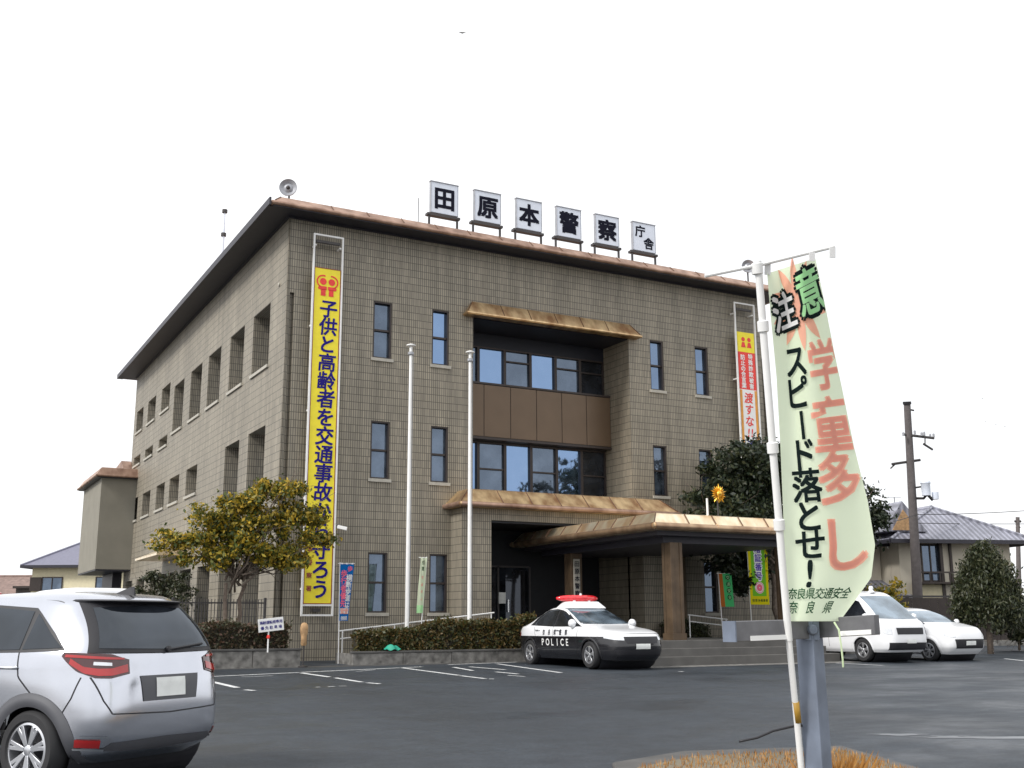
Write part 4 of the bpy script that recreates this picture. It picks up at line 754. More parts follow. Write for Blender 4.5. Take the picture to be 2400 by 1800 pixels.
# ------------------------------------------------------------------ nobori flags
def nobori(label, pole_top, pole_bot, x1_top, x1_bot, ztop, zbot, y, cloth, prints, wave=.03, extra=()):
    """pole through pole_bot -> pole_top (x,z) at depth y; cloth spans from the pole to x1; u across, v down"""
    t = thing('banner_flag', label, 'flag', (pole_bot[0], y, pole_bot[1]), group='tall cloth banner flags')
    mb = MB(); mb.tube([(pole_bot[0], y, pole_bot[1]), (pole_top[0], y, pole_top[1])], .016, 8); mb.build('pole', M['white'], t)
    mb = MB(); mb.tube([(pole_top[0]-.06, y, pole_top[1]-.03), (x1_top+.03*np.sign(x1_top-pole_top[0]), y, pole_top[1]-.02)], .008, 6)
    xt = lambda u: pole_top[0]+(x1_top-pole_top[0])*u
    for u in (.15, .5, .9): mb.box(xt(u)-.02, xt(u)+.02, y-.012, y+.012, ztop-.01, pole_top[1]-.01)
    mb.build('crossbar', M['white'], t)
    pl = lambda v: pole_top[0]+(pole_bot[0]-pole_top[0])*((pole_top[1]-(ztop+(zbot-ztop)*v))/(pole_top[1]-pole_bot[1]))
    def P(u, v, d=0):
        a = pl(v); b = x1_top+(x1_bot-x1_top)*v
        return np.array([a+(b-a)*u, y-.02-d+wave*math.sin(5*u+3*v)*u, ztop+(zbot-ztop)*v])
    mb = MB(); mb.grid(lambda u, v: P(u, v), 12, 24); mb.build('cloth', M[cloth], t, smooth=True, fix=False)
    W0 = abs(x1_top-pole_top[0]); H0 = ztop-zbot; fn = lambda a, b: P(.5+a/W0, .5-b/H0, .006)
    for nm, m, kind, data in prints:
        mb = MB()
        if kind == 't':
            f2 = lambda a, b: P(.5+a/W0, .5-b/H0, {'outline': .004, 'print': .008}.get(nm, .010))
            for it, bold in data: letters(mb, it, f2, bold)
        elif kind == 'q':
            for u0, u1, v0, v1, dd in data: mb.grid(lambda u, v: P(u0+(u1-u0)*u, v0+(v1-v0)*v, dd), 6, 6)
        elif kind == 'd':
            for cx, cy, r0, r1 in data: disc(mb, lambda a, b: P(.5+a/W0, .5-b/H0, .004), cx, cy, r0, r1, n=24)
        mb.build(nm, M[m], t, fix=False)
    return t
y = -2.0
a, b = on_y(797, 1318, y), on_y(793, 1543, y); c = on_y(829, 1320, y); zl = on_y(797, 1455, y)[2]
Hh = a[2]-.05-zl; Wd = c[0]-a[0]
nobori('blue banner flag with pink and white characters tied to the handrail', (a[0], a[2]), (b[0], gz(y)), c[0], c[0]-.13, a[2]-.05, zl, y, 'cloth_blue',
    [('lettering', 'cloth_pink', 't', [(column('歩行者優先', -Wd*.2, Hh*.40, -Hh*.26, .2), .04), ([('歩', Wd*.23, Hh*.42, .15)], .04)]), ('lettering', 'cloth_white', 't', [(column('横断歩道は', Wd*.22, Hh*.32, -Hh*.28, .19), .04), (row('奈良県', -Wd*.35, Wd*.35, -Hh*.455, .12), .02)]),
     ('print', 'cloth_white', 'q', [(.06, .94, .78, .875, .002)]), ('print', 'cloth_red', 't', [(row('安全', -Wd*.4, Wd*.4, -Hh*.328, .17), .06)])], .02)
y = -1.8
a, b = on_y(999, 1305, y), on_y(984, 1466, y); c = on_y(985, 1310, y); zl = on_y(985, 1437, y)[2]; Hh = a[2]-zl; Wd = abs(c[0]-a[0])
nobori('narrow furled pale green banner flag leaning between the flagpoles', (a[0]+.02, a[2]), (b[0], 1.0), c[0]-.02, c[0]-.08, a[2]-.03, zl, y, 'cloth',
    [('lettering', 'cloth_red', 't', [(column('学童多し', .0, Hh*.2, -Hh*.3, .10), .02)]), ('lettering', 'cloth_green_ink', 't', [(column('注意', 0, Hh*.46, Hh*.24, .12), .03)]), ('hem', 'cloth_leaf', 'q', [(0, 1, .86, 1, .003)])], .06)
y = -2.7
a = on_y(1750, 1272, y); c = on_y(1795, 1276, y); zl = on_y(1750, 1417, y)[2]; Hh = a[2]-.05-zl; Wd = c[0]-a[0]
nobori('lime and yellow banner flag with purple characters and a round warning mark', (a[0], a[2]), (a[0]+.04, .9), c[0], c[0]+.02, a[2]-.05, zl, y, 'cloth_lime',
    [('border', 'cloth_yellow', 'q', [(0, .14, 0, 1, .002), (.86, 1, 0, 1, .002), (.14, .86, .86, 1, .002)]), ('outline', 'cloth_white', 't', [(column('暗証番号', 0, Hh*.5, -Hh*.1, .32), .11)]), ('lettering', 'cloth_purple', 't', [([(q[0], q[1], q[2], .27) for q in column('暗証番号', 0, Hh*.5, -Hh*.1, .32)], .03)]),
     ('mark', 'cloth_white', 'd', [(0, -Hh*.22, 0, .19)]), ('mark', 'cloth_pink', 'd', [(0, -Hh*.22, .02, .12), (0, -Hh*.22, .15, .175)]), ('lettering', 'cloth_green_ink', 't', [(row('田原本警察署', -Wd*.42, Wd*.42, -Hh*.43, .09), .02)])], .02)
# fix purple lettering in front of its white outline
y = -2.6
a = on_y(1683, 1342, y); c = on_y(1712, 1344, y); zl = on_y(1690, 1422, y)[2]; Hh = a[2]-.03-zl; Wd = c[0]-a[0]
nobori('small mint green banner flag with dark circles and orange edge', (a[0], a[2]), (a[0]+.10, .9), c[0], c[0]+.10, a[2]-.03, zl, y, 'cloth_mint',
    [('border', 'cloth_orange', 'q', [(0, .3, 0, 1, .002)]), ('mark', 'cloth_green_ink', 'd', [(Wd*.18, Hh*(.38-.2*k), .0, .085) for k in range(4)]), ('lettering', 'cloth_leaf', 't', [([(ch, Wd*.18, Hh*(.38-.2*k), .13) for k, ch in enumerate('交通安全')], .01)])], .02)

# ================================================================== vehicles
def pchip(xs, ys, x):
    xs = np.array(xs, float); ys = np.array(ys, float); h = np.diff(xs); d = np.diff(ys)/h; m = np.zeros(len(xs))
    for i in range(1, len(xs)-1):
        if d[i-1]*d[i] > 0: w1 = 2*h[i]+h[i-1]; w2 = h[i]+2*h[i-1]; m[i] = (w1+w2)/(w1/d[i-1]+w2/d[i])
    m[0] = d[0]; m[-1] = d[-1]; i = np.clip(np.searchsorted(xs, x)-1, 0, len(h)-1); t = (x-xs[i])/h[i]
    return (1+2*t)*(1-t)**2*ys[i]+t*(1-t)**2*h[i]*m[i]+t*t*(3-2*t)*ys[i+1]+t*t*(t-1)*h[i]*m[i+1]
class Body:
    def __init__(s, lv): s.z = [l[0] for l in lv]; s.lv = lv
    def at(s, z): z = min(max(z, s.z[0]), s.z[-1]); return [float(pchip(s.z, [l[k] for l in s.lv], z)) for k in (1, 2, 3, 4)]
    def P(s, z, th, d=0):
        xr, xf, w_, n = s.at(z); c, q = math.cos(th), math.sin(th); xc, a = (xr+xf)/2, (xf-xr)/2
        return np.array([xc+(a+d)*math.copysign(abs(c)**(2/n), c), (w_+d)*math.copysign(abs(q)**(2/n), q), z])
    def side(s, x, z, sg, d=0):
        xr, xf, w_, n = s.at(z); xc, a = (xr+xf)/2, (xf-xr)/2; c = min(abs(x-xc)/a, .999)
        return np.array([x, sg*(w_*(1-c**n)**(1/n)+d), z])
    def end(s, y, z, sg, d=0):
        xr, xf, w_, n = s.at(z); xc, a = (xr+xf)/2, (xf-xr)/2; c = min(abs(y)/w_, .999)
        return np.array([xc+sg*(a*(1-c**n)**(1/n)+d), y, z])
def lerp_poly(pts, u):
    pts = np.array(pts, float); L_ = np.concatenate([[0], np.cumsum(np.linalg.norm(np.diff(pts, axis=0), axis=1))]); L_ /= L_[-1]
    return np.array([np.interp(u, L_, pts[:, k]) for k in range(2)])
def outward(mb, c=(0, 0, .8)):
    c = np.array(c); v = np.array(mb.v); nf = []
    for f in mb.f:
        p = v[list(f)]; n = np.cross(p[1]-p[0], p[-1]-p[0])
        if np.dot(n, n) < 1e-16: n = np.cross(p[2]-p[1], p[0]-p[1])
        nf.append(f if np.dot(n, p.mean(0)-c) >= 0 else tuple(f[::-1]))
    mb.f = nf; return mb
def patch(mb, fn, bot, top, nu=24, nv=8):
    def P(u, v): a = lerp_poly(bot, u); b = lerp_poly(top, u); q = a+(b-a)*v; return fn(q[0], q[1])
    return mb.grid(P, nu, nv)
def ribbon(mb, fn, pts, wd=.008, n=24):
    q = [lerp_poly(pts, i/n) for i in range(n+1)]; vs = []
    for i, p in enumerate(q):
        t = q[min(i+1, n)]-q[max(i-1, 0)]; t = t/(np.linalg.norm(t)+1e-9); nn = np.array([-t[1], t[0]])*wd/2; vs += [fn(*(p-nn)), fn(*(p+nn))]
    mb.add(vs, [(2*i, 2*i+1, 2*i+3, 2*i+2) for i in range(n)])
def wheel(root, x, y, r, sg, rim_r, spokes=7, rim_m='rim'):
    mb = MB(); w_ = .10
    mb.lathe([(rim_r, -w_*.8), (rim_r+.02, -w_), (r-.03, -w_), (r-.006, -w_*.75), (r, -w_*.3), (r, w_*.3), (r-.006, w_*.75), (r-.03, w_), (rim_r+.02, w_), (rim_r, w_*.8)], (x, y, r), (0, 1, 0), 44)
    t = mb.build('wheel', M['tyre'], root, smooth='auto', local=True)
    mb = MB(); o = (x, y, r); ax = (0, sg, 0)
    mb.lathe([(rim_r+.006, .085), (rim_r-.014, .092), (rim_r-.022, .06), (rim_r-.03, -.04)], o, ax, 44)
    mb.lathe([(0, .085), (.03, .085), (.045, .075), (.055, .06)], o, ax, 24)
    for k in range(spokes):
        a = 2*math.pi*k/spokes+.2; c, s = math.cos(a), math.sin(a); rad = Vector((c, 0, s)); tan = Vector((-s, 0, c)); yv = Vector((0, sg, 0)); oo = Vector(o)
        for da in (-.22, .22):
            c2, s2 = math.cos(a+da*.55), math.sin(a+da*.55); e = Vector((c2, 0, s2))
            p0 = oo+rad*.04+yv*.07; p1 = oo+e*(rim_r-.015)+yv*.078; mid = (p0+p1)/2; d = (p1-p0)/2; tt = d.normalized().cross(yv)
            mb.obox(mid, d, tt*(.016 if spokes > 5 else .024), yv*.012)
    mb.build('rim', M[rim_m], t, local=True, smooth='auto', bevel=.004)
    mb = MB(); mb.lathe([(0, .0), (rim_r-.03, .0)], o, ax, 24); mb.build('brake', M['black'], t, local=True)
def car(name, label, cat, loc, heading, lv, L2, wb, r, rim_r, paint, lower=None, split=0, arch='clad', spokes=7, group=None, front_axle=None, nth=220, nz_=74, cap=True, wheels=True, archw=.06):
    root = thing(name, label, cat, loc, heading, group); bd = Body(lv); fa = front_axle if front_axle is not None else wb/2; axl = (fa, fa-wb)
    zs = np.unique(np.concatenate([np.linspace(bd.z[0], bd.z[-1], nz_), np.linspace(bd.z[-1]-.06, bd.z[-1], 9), [split] if split else []])); R_ = r+.055
    th = np.linspace(0, 2*np.pi, nth, endpoint=False)
    parts = {}
    V_ = np.array([[bd.P(z, t) for t in th] for z in zs])
    for i in range(len(zs)-1):
        for j in range(nth):
            k = (j+1) % nth; c = (V_[i, j]+V_[i+1, k])/2
            if abs(c[1]) > .45 and any((c[0]-a)**2+(c[2]-r)**2 < (R_-.012)**2 for a in axl): continue
            parts.setdefault('lower_body' if split and c[2] < split else 'body', []).append((i*nth+j, i*nth+k, (i+1)*nth+k, (i+1)*nth+j))
    fl = V_.reshape(-1, 3)
    for nm, fs in parts.items():
        used = sorted({q for f in fs for q in f}); mp_ = {q: i for i, q in enumerate(used)}; mb = MB(); mb.v = [tuple(fl[q]) for q in used]; mb.f = [tuple(mp_[q] for q in f) for f in fs]
        if nm == 'body':
            n0 = (len(zs)-1)*nth; mb.f.append(tuple(mp_[n0+j] for j in range(nth)))
        mb.build(nm, M[paint if nm == 'body' or not lower else lower], root, smooth=True, local=True)
    mb = MB(); mb.box(bd.lv[0][1]+.15, bd.lv[0][2]-.15, -bd.lv[0][3]+.2, bd.lv[0][3]-.2, bd.z[0]-.02, bd.z[0]+.08)
    for a in axl: mb.lathe([(R_+.0, -.84*lv[3][3]), (R_+.0, .84*lv[3][3])], (a, 0, r), (0, 1, 0), 36)
    mb.build('underbody', M['black'], root, local=True)
    for sg in (-1, 1):
        for a in axl:
            if arch:
                mb = MB()
                def AP(u, v):
                    ang = R(-24+228*u); rr = R_-.03+(archw+.03)*v; x = a+rr*math.cos(ang); z = max(r+rr*math.sin(ang), bd.z[0]+.002); return bd.side(x, z, sg, .004+.014*math.sin(math.pi*min(v*1.1, 1)))
                mb.grid(AP, 40, 6); outward(mb, (a, 0, r)); mb.build('wheel_arch', M[arch], root, smooth=True, local=True, fix=False)
            if wheels: wheel(root, a, sg*(lv[3][3]-.115), r, sg, rim_r, spokes)
    return root, bd
def sidepair(root, bd, nm, m, bot, top, d=.006, sides=(-1, 1), nu=28, nv=10, parent=None):
    out_ = []
    for sg in sides: mb = MB(); patch(mb, lambda x, z: bd.side(x, z, sg, d), bot, top, nu, nv); outward(mb); out_.append(mb.build(nm, M[m], parent or root, smooth=True, local=True, fix=False))
    return out_
def endpatch(root, bd, nm, m, sg, bot, top, d=.006, nu=30, nv=12):
    mb = MB(); patch(mb, lambda y, z: bd.end(y, z, sg, d), bot, top, nu, nv); outward(mb); return mb.build(nm, M[m], root, smooth=True, local=True, fix=False)
def wrap(root, bd, nm, m, t0, t1, zb, zt, d=.006, nu=26, nv=8):
    mb = MB()
    def P(u, v):
        z0_ = np.interp(u, np.linspace(0, 1, len(zb)), zb); z1_ = np.interp(u, np.linspace(0, 1, len(zt)), zt); return bd.P(z0_+(z1_-z0_)*v, R(t0+(t1-t0)*u), d)
    mb.grid(P, nu, nv); outward(mb); return mb.build(nm, M[m], root, smooth=True, local=True, fix=False)
def seamline(root, bd, lines, ends=(), parent=None):
    mb = MB()
    for sg in (-1, 1):
        for pts in lines: ribbon(mb, lambda x, z: bd.side(x, z, sg, .003), pts, .010)
    for s, pts in ends: ribbon(mb, lambda y, z: bd.end(y, z, s, .003), pts, .010)
    return mb.build('panel_gap', M['black'], root, local=True, fix=False)
HATCH = [(.20, -1.74, 1.85, .74, 6), (.30, -1.90, 1.95, .80, 6), (.42, -1.955, 2.02, .842, 6), (.60, -1.97, 2.04, .856, 5.6), (.78, -1.96, 2.0, .862, 5.2), (.93, -1.93, 1.88, .858, 5.0), (1.03, -1.905, 1.50, .835, 5.0), (1.09, -1.885, 1.20, .805, 5),
         (1.24, -1.785, .86, .73, 5.2), (1.39, -1.645, .46, .655, 5.0), (1.465, -1.555, .18, .605, 5.0), (1.512, -1.43, -.12, .54, 5.5), (1.535, -1.18, -.45, .41, 5), (1.545, -.95, -.65, .25, 4)]
def hatchback(name, label, loc, heading, paint, group=None, detail=True, arch='clad'):
    root, bd = car(name, label, 'car', loc, heading, HATCH, 2.045, 2.53, .305, .205, paint, arch=arch, group=group, front_axle=1.23, archw=.075)
    base = [(-1.78, 1.0), (-1.2, .985), (.2, .975), (1.12, .985)]
    sidepair(root, bd, 'window_trim', 'black', [(-1.57, 1.065), (-1.2, 1.05), (.2, 1.03), (1.16, 1.04)], [(-1.40, 1.20), (-1.10, 1.40), (-.35, 1.445), (.25, 1.41), (1.06, 1.07)], .003)
    sidepair(root, bd, 'side_window', 'car_glass', [(-1.53, 1.085), (-1.2, 1.075), (-1.14, 1.073)], [(-1.36, 1.20), (-1.2, 1.315), (-1.14, 1.355)], .007, nu=12)
    sidepair(root, bd, 'side_window', 'car_glass', [(-1.11, 1.072), (-.6, 1.06), (-.10, 1.052)], [(-1.08, 1.375), (-.6, 1.41), (-.10, 1.41)], .007)
    sidepair(root, bd, 'side_window', 'car_glass', [(-.02, 1.052), (.5, 1.047), (1.02, 1.055)], [(-.02, 1.41), (.25, 1.39), (.96, 1.09)], .007)
    endpatch(root, bd, 'windscreen', 'screen', 1, [(-.70, 1.10), (0, 1.09), (.70, 1.10)], [(-.58, 1.42), (0, 1.44), (.58, 1.42)])
    endpatch(root, bd, 'window_trim', 'black', -1, [(-.70, 1.045), (0, 1.035), (.70, 1.045)], [(-.56, 1.44), (0, 1.455), (.56, 1.44)], .012, 70)
    endpatch(root, bd, 'rear_window', 'car_glass', -1, [(-.64, 1.08), (0, 1.065), (.64, 1.08)], [(-.52, 1.40), (0, 1.42), (.52, 1.40)], .017, 60)
    mb = MB(); mb.grid(lambda u, v: bd.end(-.60+1.2*u, 1.455+.012*v, -1, .02+.10*(1-abs(2*u-1)**4)*(1-v*.3)), 20, 3); mb.grid(lambda u, v: bd.end(-.60+1.2*u, 1.455-.02*(1-v), -1, (.02+.10*(1-abs(2*u-1)**4))*v), 20, 3)
    mb.build('spoiler', M['black'], root, smooth=True, local=True, fix=False)
    # tail lamps wrap round the rear corners
    for s in (-1, 1):
        t0, t1 = (180-s*56), (180-s*10)
        lamp = wrap(root, bd, 'tail_lamp', 'lamp_dark', t0, t1, [1.02, .90, .855, .85, .88], [1.055, 1.045, 1.04, 1.035, .99], .007)
        wrap(lamp, bd, 'lens', 'lamp_red', 180-s*50, 180-s*11, [.965, .89, .87, .87, .895], [1.005, .94, .925, .925, .955], .012); wrap(lamp, bd, 'lens', 'lamp_red', 180-s*54, 180-s*13, [1.015, 1.005, .995, .99], [1.035, 1.025, 1.015, 1.005], .012)
        wrap(lamp, bd, 'reflector', 'lamp_clear', 180-s*34, 180-s*21, [.952, .948, .944], [.978, .974, .968], .012)
        rl = wrap(root, bd, 'reflector', 'lamp_red', 180-s*46, 180-s*26, [.335, .33, .325], [.395, .39, .385], .010); wrap(rl, bd, 'trim', 'chrome', 180-s*47, 180-s*22, [.312, .307, .297], [.328, .323, .313], .012); wrap(rl, bd, 'trim', 'chrome', 180-s*44, 180-s*20, [.41, .406, .40], [.42, .417, .411], .012)
        wrap(root, bd, 'headlamp', 'lamp_clear', s*46, s*18, [.72, .68, .67], [.80, .79, .76], .008)
    mb = MB(); patch(mb, lambda y_, z: bd.end(y_, z, -1, .012), [(-.165, .69), (.165, .69)], [(-.165, .84), (.165, .84)], 10, 4); mb.build('number_plate', M['plate'], root, local=True, fix=False)
    mb = MB(); patch(mb, lambda y_, z: bd.end(y_, z, -1, .004), [(-.62, .30), (0, .27), (.62, .30)], [(-.55, .36), (0, .37), (.55, .36)], 20, 5); patch(mb, lambda y_, z: bd.end(y_, z, -1, .006), [(-.30, .66), (.30, .66)], [(-.33, .86), (.33, .86)], 16, 5)
    mb.build('bumper_insert', M['clad'], root, smooth=True, local=True, fix=False)
    mb = MB(); patch(mb, lambda y_, z: bd.end(y_, z, 1, .006), [(-.55, .36), (.55, .36)], [(-.6, .62), (.6, .62)], 20, 6); mb.build('grille', M['black'], root, local=True, fix=False)
    mb = MB(); patch(mb, lambda y_, z: bd.end(y_, z, 1, .012), [(-.2, .45), (.2, .45)], [(-.2, .57), (.2, .57)], 8, 3); mb.build('number_plate', M['plate'], root, local=True, fix=False)
    seamline(root, bd, [[(-1.12, 1.05), (-1.16, .86), (-1.30, .74), (-1.5, .58)], [(-.05, 1.04), (-.06, .32)], [(-.06, .31), (.9, .31)], [(1.0, .97), (.93, .6), (.9, .31)], [(-1.73, .86), (-1.68, .70), (-1.60, .56)]], [(-1, [(-.70, .86), (-.64, .68), (-.58, .58)]), (-1, [(-.58, .58), (0, .56), (.58, .58)]), (-1, [(.70, .86), (.64, .68), (.58, .58)])])
    for s in (-1, 1):
        for xh in (-1.02, .12):
            mb = MB(); a_ = bd.side(xh-.10, .93, s, .028); b_ = bd.side(xh+.12, .932, s, .028); mb.tube([bd.side(xh-.12, .93, s, .0), a_, b_, bd.side(xh+.14, .932, s, 0)], .014, 8); mb.build('door_handle', M['chrome'], root, smooth=True, local=True)
        mb = MB(); c = bd.side(.88, 1.10, s, .12); mb.lathe([(0, -.06), (.06, -.06), (.09, -.02), (.085, .03), (.05, .06), (0, .07)], c, (1, 0, 0), 14); mb.build('mirror', M[paint], root, smooth=True, local=True)
    mb = MB(); mb.add([(-1.50, -.012, 1.505), (-1.28, -.02, 1.522), (-1.28, .02, 1.522), (-1.50, .012, 1.505), (-1.49, 0, 1.585), (-1.44, 0, 1.58)], [(0, 1, 5, 4), (3, 2, 5, 4), (0, 3, 4), (1, 2, 5)]); mb.build('roof_antenna', M['black'], root, local=True)
    mb = MB(); disc(mb, lambda y_, z: bd.end(y_, z, -1, .012), -.0+.565, 1.115, 0, .034, n=20); mb.build('sticker', M['plate'], root, local=True, fix=False)
    mb = MB(); c0 = bd.end(0, 1.06, -1, .03); c1 = bd.end(-.42, 1.10, -1, .03); mb.tube([c0, c1], .011, 6); mb.lathe([(0, 0), (.025, 0), (.025, .03), (0, .035)], bd.end(0, 1.06, -1, .005), (-1, 0, .2), 12); mb.build('wiper', M['black'], root, local=True)
    return root, bd
# near silver car: rear axle from where its two rear wheels stand
pl_ = at(75, 1847, 8.6); pr_ = at(395, 1795, 9.9); ax_ = (pr_-pl_)[:2]; ax_ /= np.linalg.norm(ax_); hd = np.array([-ax_[1], ax_[0]]); rc = (pl_[:2]+pr_[:2])/2; ctr = rc+hd*1.30
hatchback('silver_hatchback', 'silver hatchback with dark wheel arches nearest the camera, seen from behind', (ctr[0], ctr[1], gz(rc[1])), math.atan2(hd[1], hd[0]), 'silver')
# police car
SED = [(.20, -2.25, 2.28, .78, 5), (.34, -2.39, 2.40, .85, 4.5), (.52, -2.44, 2.44, .888, 4.2), (.68, -2.45, 2.40, .895, 4), (.80, -2.43, 2.30, .893, 4), (.89, -2.38, 1.95, .88, 4), (.95, -2.25, 1.40, .86, 4.4), (1.0, -2.0, 1.08, .825, 5), (1.06, -1.75, .92, .79, 6),
       (1.2, -1.40, .56, .725, 6), (1.34, -1.02, .18, .655, 6), (1.42, -.76, -.06, .58, 6), (1.448, -.6, -.2, .45, 5), (1.458, -.5, -.3, .25, 4)]
hp = (-math.pi/2)
pcx = 6.52
PCS = 1.035
root, bd = car('police_car', 'black and white police car with a red rooftop light bar', 'police car', (pcx, -6.15, gz(-6.15)), hp, SED, 2.45, 2.85, .315, .20, 'white_paint', 'black_paint', .735, arch='black_paint', spokes=5, front_axle=1.45, archw=.035)
sidepair(root, bd, 'window_trim', 'black', [(-1.42, 1.0), (-.2, .965), (1.0, .965)], [(-1.2, 1.2), (-.86, 1.375), (-.35, 1.40), (.10, 1.345), (.9, .985)], .003)
sidepair(root, bd, 'side_window', 'car_glass', [(-1.30, 1.01), (-.8, .99), (-.22, .98)], [(-1.12, 1.20), (-.82, 1.355), (-.22, 1.38)], .007)
sidepair(root, bd, 'side_window', 'car_glass', [(-.16, .98), (.4, .98), (.9, .99)], [(-.16, 1.38), (.08, 1.33), (.82, 1.01)], .007)
endpatch(root, bd, 'windscreen', 'screen', 1, [(-.70, 1.03), (0, 1.02), (.70, 1.03)], [(-.56, 1.385), (0, 1.40), (.56, 1.385)])
endpatch(root, bd, 'rear_window', 'car_glass', -1, [(-.66, 1.06), (0, 1.05), (.66, 1.06)], [(-.55, 1.37), (0, 1.39), (.55, 1.37)])
for s in (-1, 1):
    wrap(root, bd, 'headlamp', 'lamp_clear', s*48, s*16, [.70, .66, .65], [.77, .76, .74], .008); wrap(root, bd, 'tail_lamp', 'lamp_red', 180-s*48, 180-s*20, [.72, .70, .70], [.82, .83, .83], .008)
    mb = MB(); mb.lathe([(0, -.07), (.07, -.06), (.105, 0), (.10, .05), (.05, .09), (0, .10)], bd.side(.72, 1.04, s, .13), (1, 0, 0), 14); mb.build('mirror', M['white_paint'], root, smooth=True, local=True)
    mb = MB()
    fn = (lambda a, b: bd.side(a, b, -1, .006)) if s < 0 else (lambda a, b: bd.side(-a-.1, b, 1, .006))
    letters(mb, [(c, -.62+.27*i, .83, .15) for i, c in enumerate('奈良県警察')], fn, .02, .8); mb.build('lettering', M['ink'], root, local=True, fix=False)
    mb = MB(); letters(mb, [(c, -.66+.235*i, .60, .235) for i, c in enumerate('POLICE')], fn, .02); mb.build('lettering', M['white'], root, local=True, fix=False)
    for xh in (-.95, .05):
        mb = MB(); mb.tube([bd.side(xh-.12, .88, s, 0), bd.side(xh-.09, .88, s, .026), bd.side(xh+.09, .88, s, .026), bd.side(xh+.12, .88, s, 0)], .012, 6); mb.build('door_handle', M['chrome'], root, local=True)
root.scale = (PCS, PCS, PCS); endpatch(root, bd, 'grille', 'black', 1, [(-.42, .58), (.42, .58)], [(-.48, .73), (.48, .73)]); endpatch(root, bd, 'grille', 'black', 1, [(-.6, .28), (.6, .28)], [(-.66, .44), (.66, .44)])
endpatch(root, bd, 'number_plate', 'plate', 1, [(-.2, .45), (.2, .45)], [(-.2, .57), (.2, .57)], .012); endpatch(root, bd, 'number_plate', 'plate', -1, [(-.2, .60), (.2, .60)], [(-.2, .72), (.2, .72)], .012)
seamline(root, bd, [[(-.19, .97), (-.19, .30)], [(-.19, .30), (.92, .30)], [(.98, .96), (.92, .6), (.92, .3)], [(-1.15, .97), (-1.05, .7), (-1.02, .62)]], [(1, [(-.85, .79), (0, .80), (.85, .79)])])
mb = MB(); 
for (w0, l0, z), (w1, l1, z2) in (((.60, .42, 1.41), (.44, .28, 1.585)),):
    q = [(-.55-.0, -w0, z), (.05, -w0, z), (.05, w0, z), (-.55, w0, z), (-.42, -w1, z2), (-.10, -w1, z2), (-.10, w1, z2), (-.42, w1, z2)]; mb.add(q, [(0, 3, 2, 1), (4, 5, 6, 7), (0, 1, 5, 4), (1, 2, 6, 5), (2, 3, 7, 6), (3, 0, 4, 7)])
mb.build('light_bar_base', M['white_paint'], root, local=True, bevel=.03)
mb = MB(); n = 20; xs_ = -.26
for k in range(n+1): pass
mb.tube([(xs_+.10*math.cos(0)*0-.13*(2*abs(v)-0)**2*.35, .62*v*2*.5, 1.665) for v in np.linspace(-1, 1, 15)], [.03+.055*(1-abs(v)**5) for v in np.linspace(-1, 1, 15)], 14)
lb = mb.build('light_bar', M['beacon'], root, smooth=True, local=True); lb.scale = (1, 1, 1)
mb = MB(); 
for y_ in (-.22, .22): mb.box(-.32, -.20, y_-.03, y_+.03, 1.57, 1.61)
mb.lathe([(0, .03), (.03, .02), (.035, -.02), (.02, -.04)], (-.26, 0, 1.765), (0, 0, 1), 10); mb.build('bracket', M['white_paint'], root, local=True)
# white van
VAN = [(.26, -2.2, 2.2, .76, 7), (.36, -2.32, 2.30, .82, 7), (.55, -2.35, 2.34, .845, 7), (.85, -2.35, 2.32, .848, 7), (1.05, -2.345, 2.25, .845, 7), (1.13, -2.34, 2.12, .84, 7), (1.2, -2.335, 2.0, .83, 7), (1.5, -2.30, 1.62, .785, 8), (1.78, -2.25, 1.24, .73, 8), (1.90, -2.22, 1.0, .71, 8), (1.955, -2.16, .72, .655, 7), (1.975, -2.0, .4, .56, 6), (1.98, -1.8, .2, .4, 5)]
vfx = on_g(2023, 1552)
root, bd = car('white_van', 'white one box van with a lamp on its roof behind the banner flag', 'van', (vfx[0]+.80, vfx[1]+1.28, gz(-6.5)), -math.pi/2, VAN, 2.35, 2.57, .32, .20, 'white_paint', arch='white_paint', spokes=5, front_axle=1.32, archw=.03)
def van_glass(root, bd):
    sidepair(root, bd, 'side_window', 'car_glass', [(.10, 1.17), (1.0, 1.13), (1.72, 1.10)], [(.12, 1.72), (.9, 1.72), (1.2, 1.66), (1.62, 1.20)], .007)
    sidepair(root, bd, 'side_window', 'car_glass', [(-1.05, 1.17), (.0, 1.17)], [(-1.03, 1.72), (.0, 1.72)], .007); sidepair(root, bd, 'side_window', 'car_glass', [(-2.15, 1.17), (-1.15, 1.17)], [(-2.1, 1.70), (-1.15, 1.72)], .007)
    endpatch(root, bd, 'windscreen', 'screen', 1, [(-.72, 1.17), (0, 1.15), (.72, 1.17)], [(-.63, 1.80), (0, 1.82), (.63, 1.80)]); endpatch(root, bd, 'rear_window', 'car_glass', -1, [(-.68, 1.2), (.68, 1.2)], [(-.62, 1.75), (.62, 1.75)])
van_glass(root, bd)
for s in (-1, 1):
    wrap(root, bd, 'headlamp', 'lamp_clear', s*48, s*24, [.78, .74, .74], [.96, .95, .92], .008)
    mb = MB(); mb.lathe([(0, -.1), (.07, -.09), (.09, 0), (.08, .07), (0, .1)], bd.side(1.62, 1.22, s, .16), (0, 0, 1), 12); mb.build('mirror', M['white_paint'], root, smooth=True, local=True)
    mb = MB(); mb.tube([bd.side(.2, 1.0, s, .0), bd.side(.24, 1.0, s, .03), bd.side(.42, 1.0, s, .03), bd.side(.46, 1.0, s, 0)], .02, 6); mb.build('door_handle', M['black'], root, local=True)
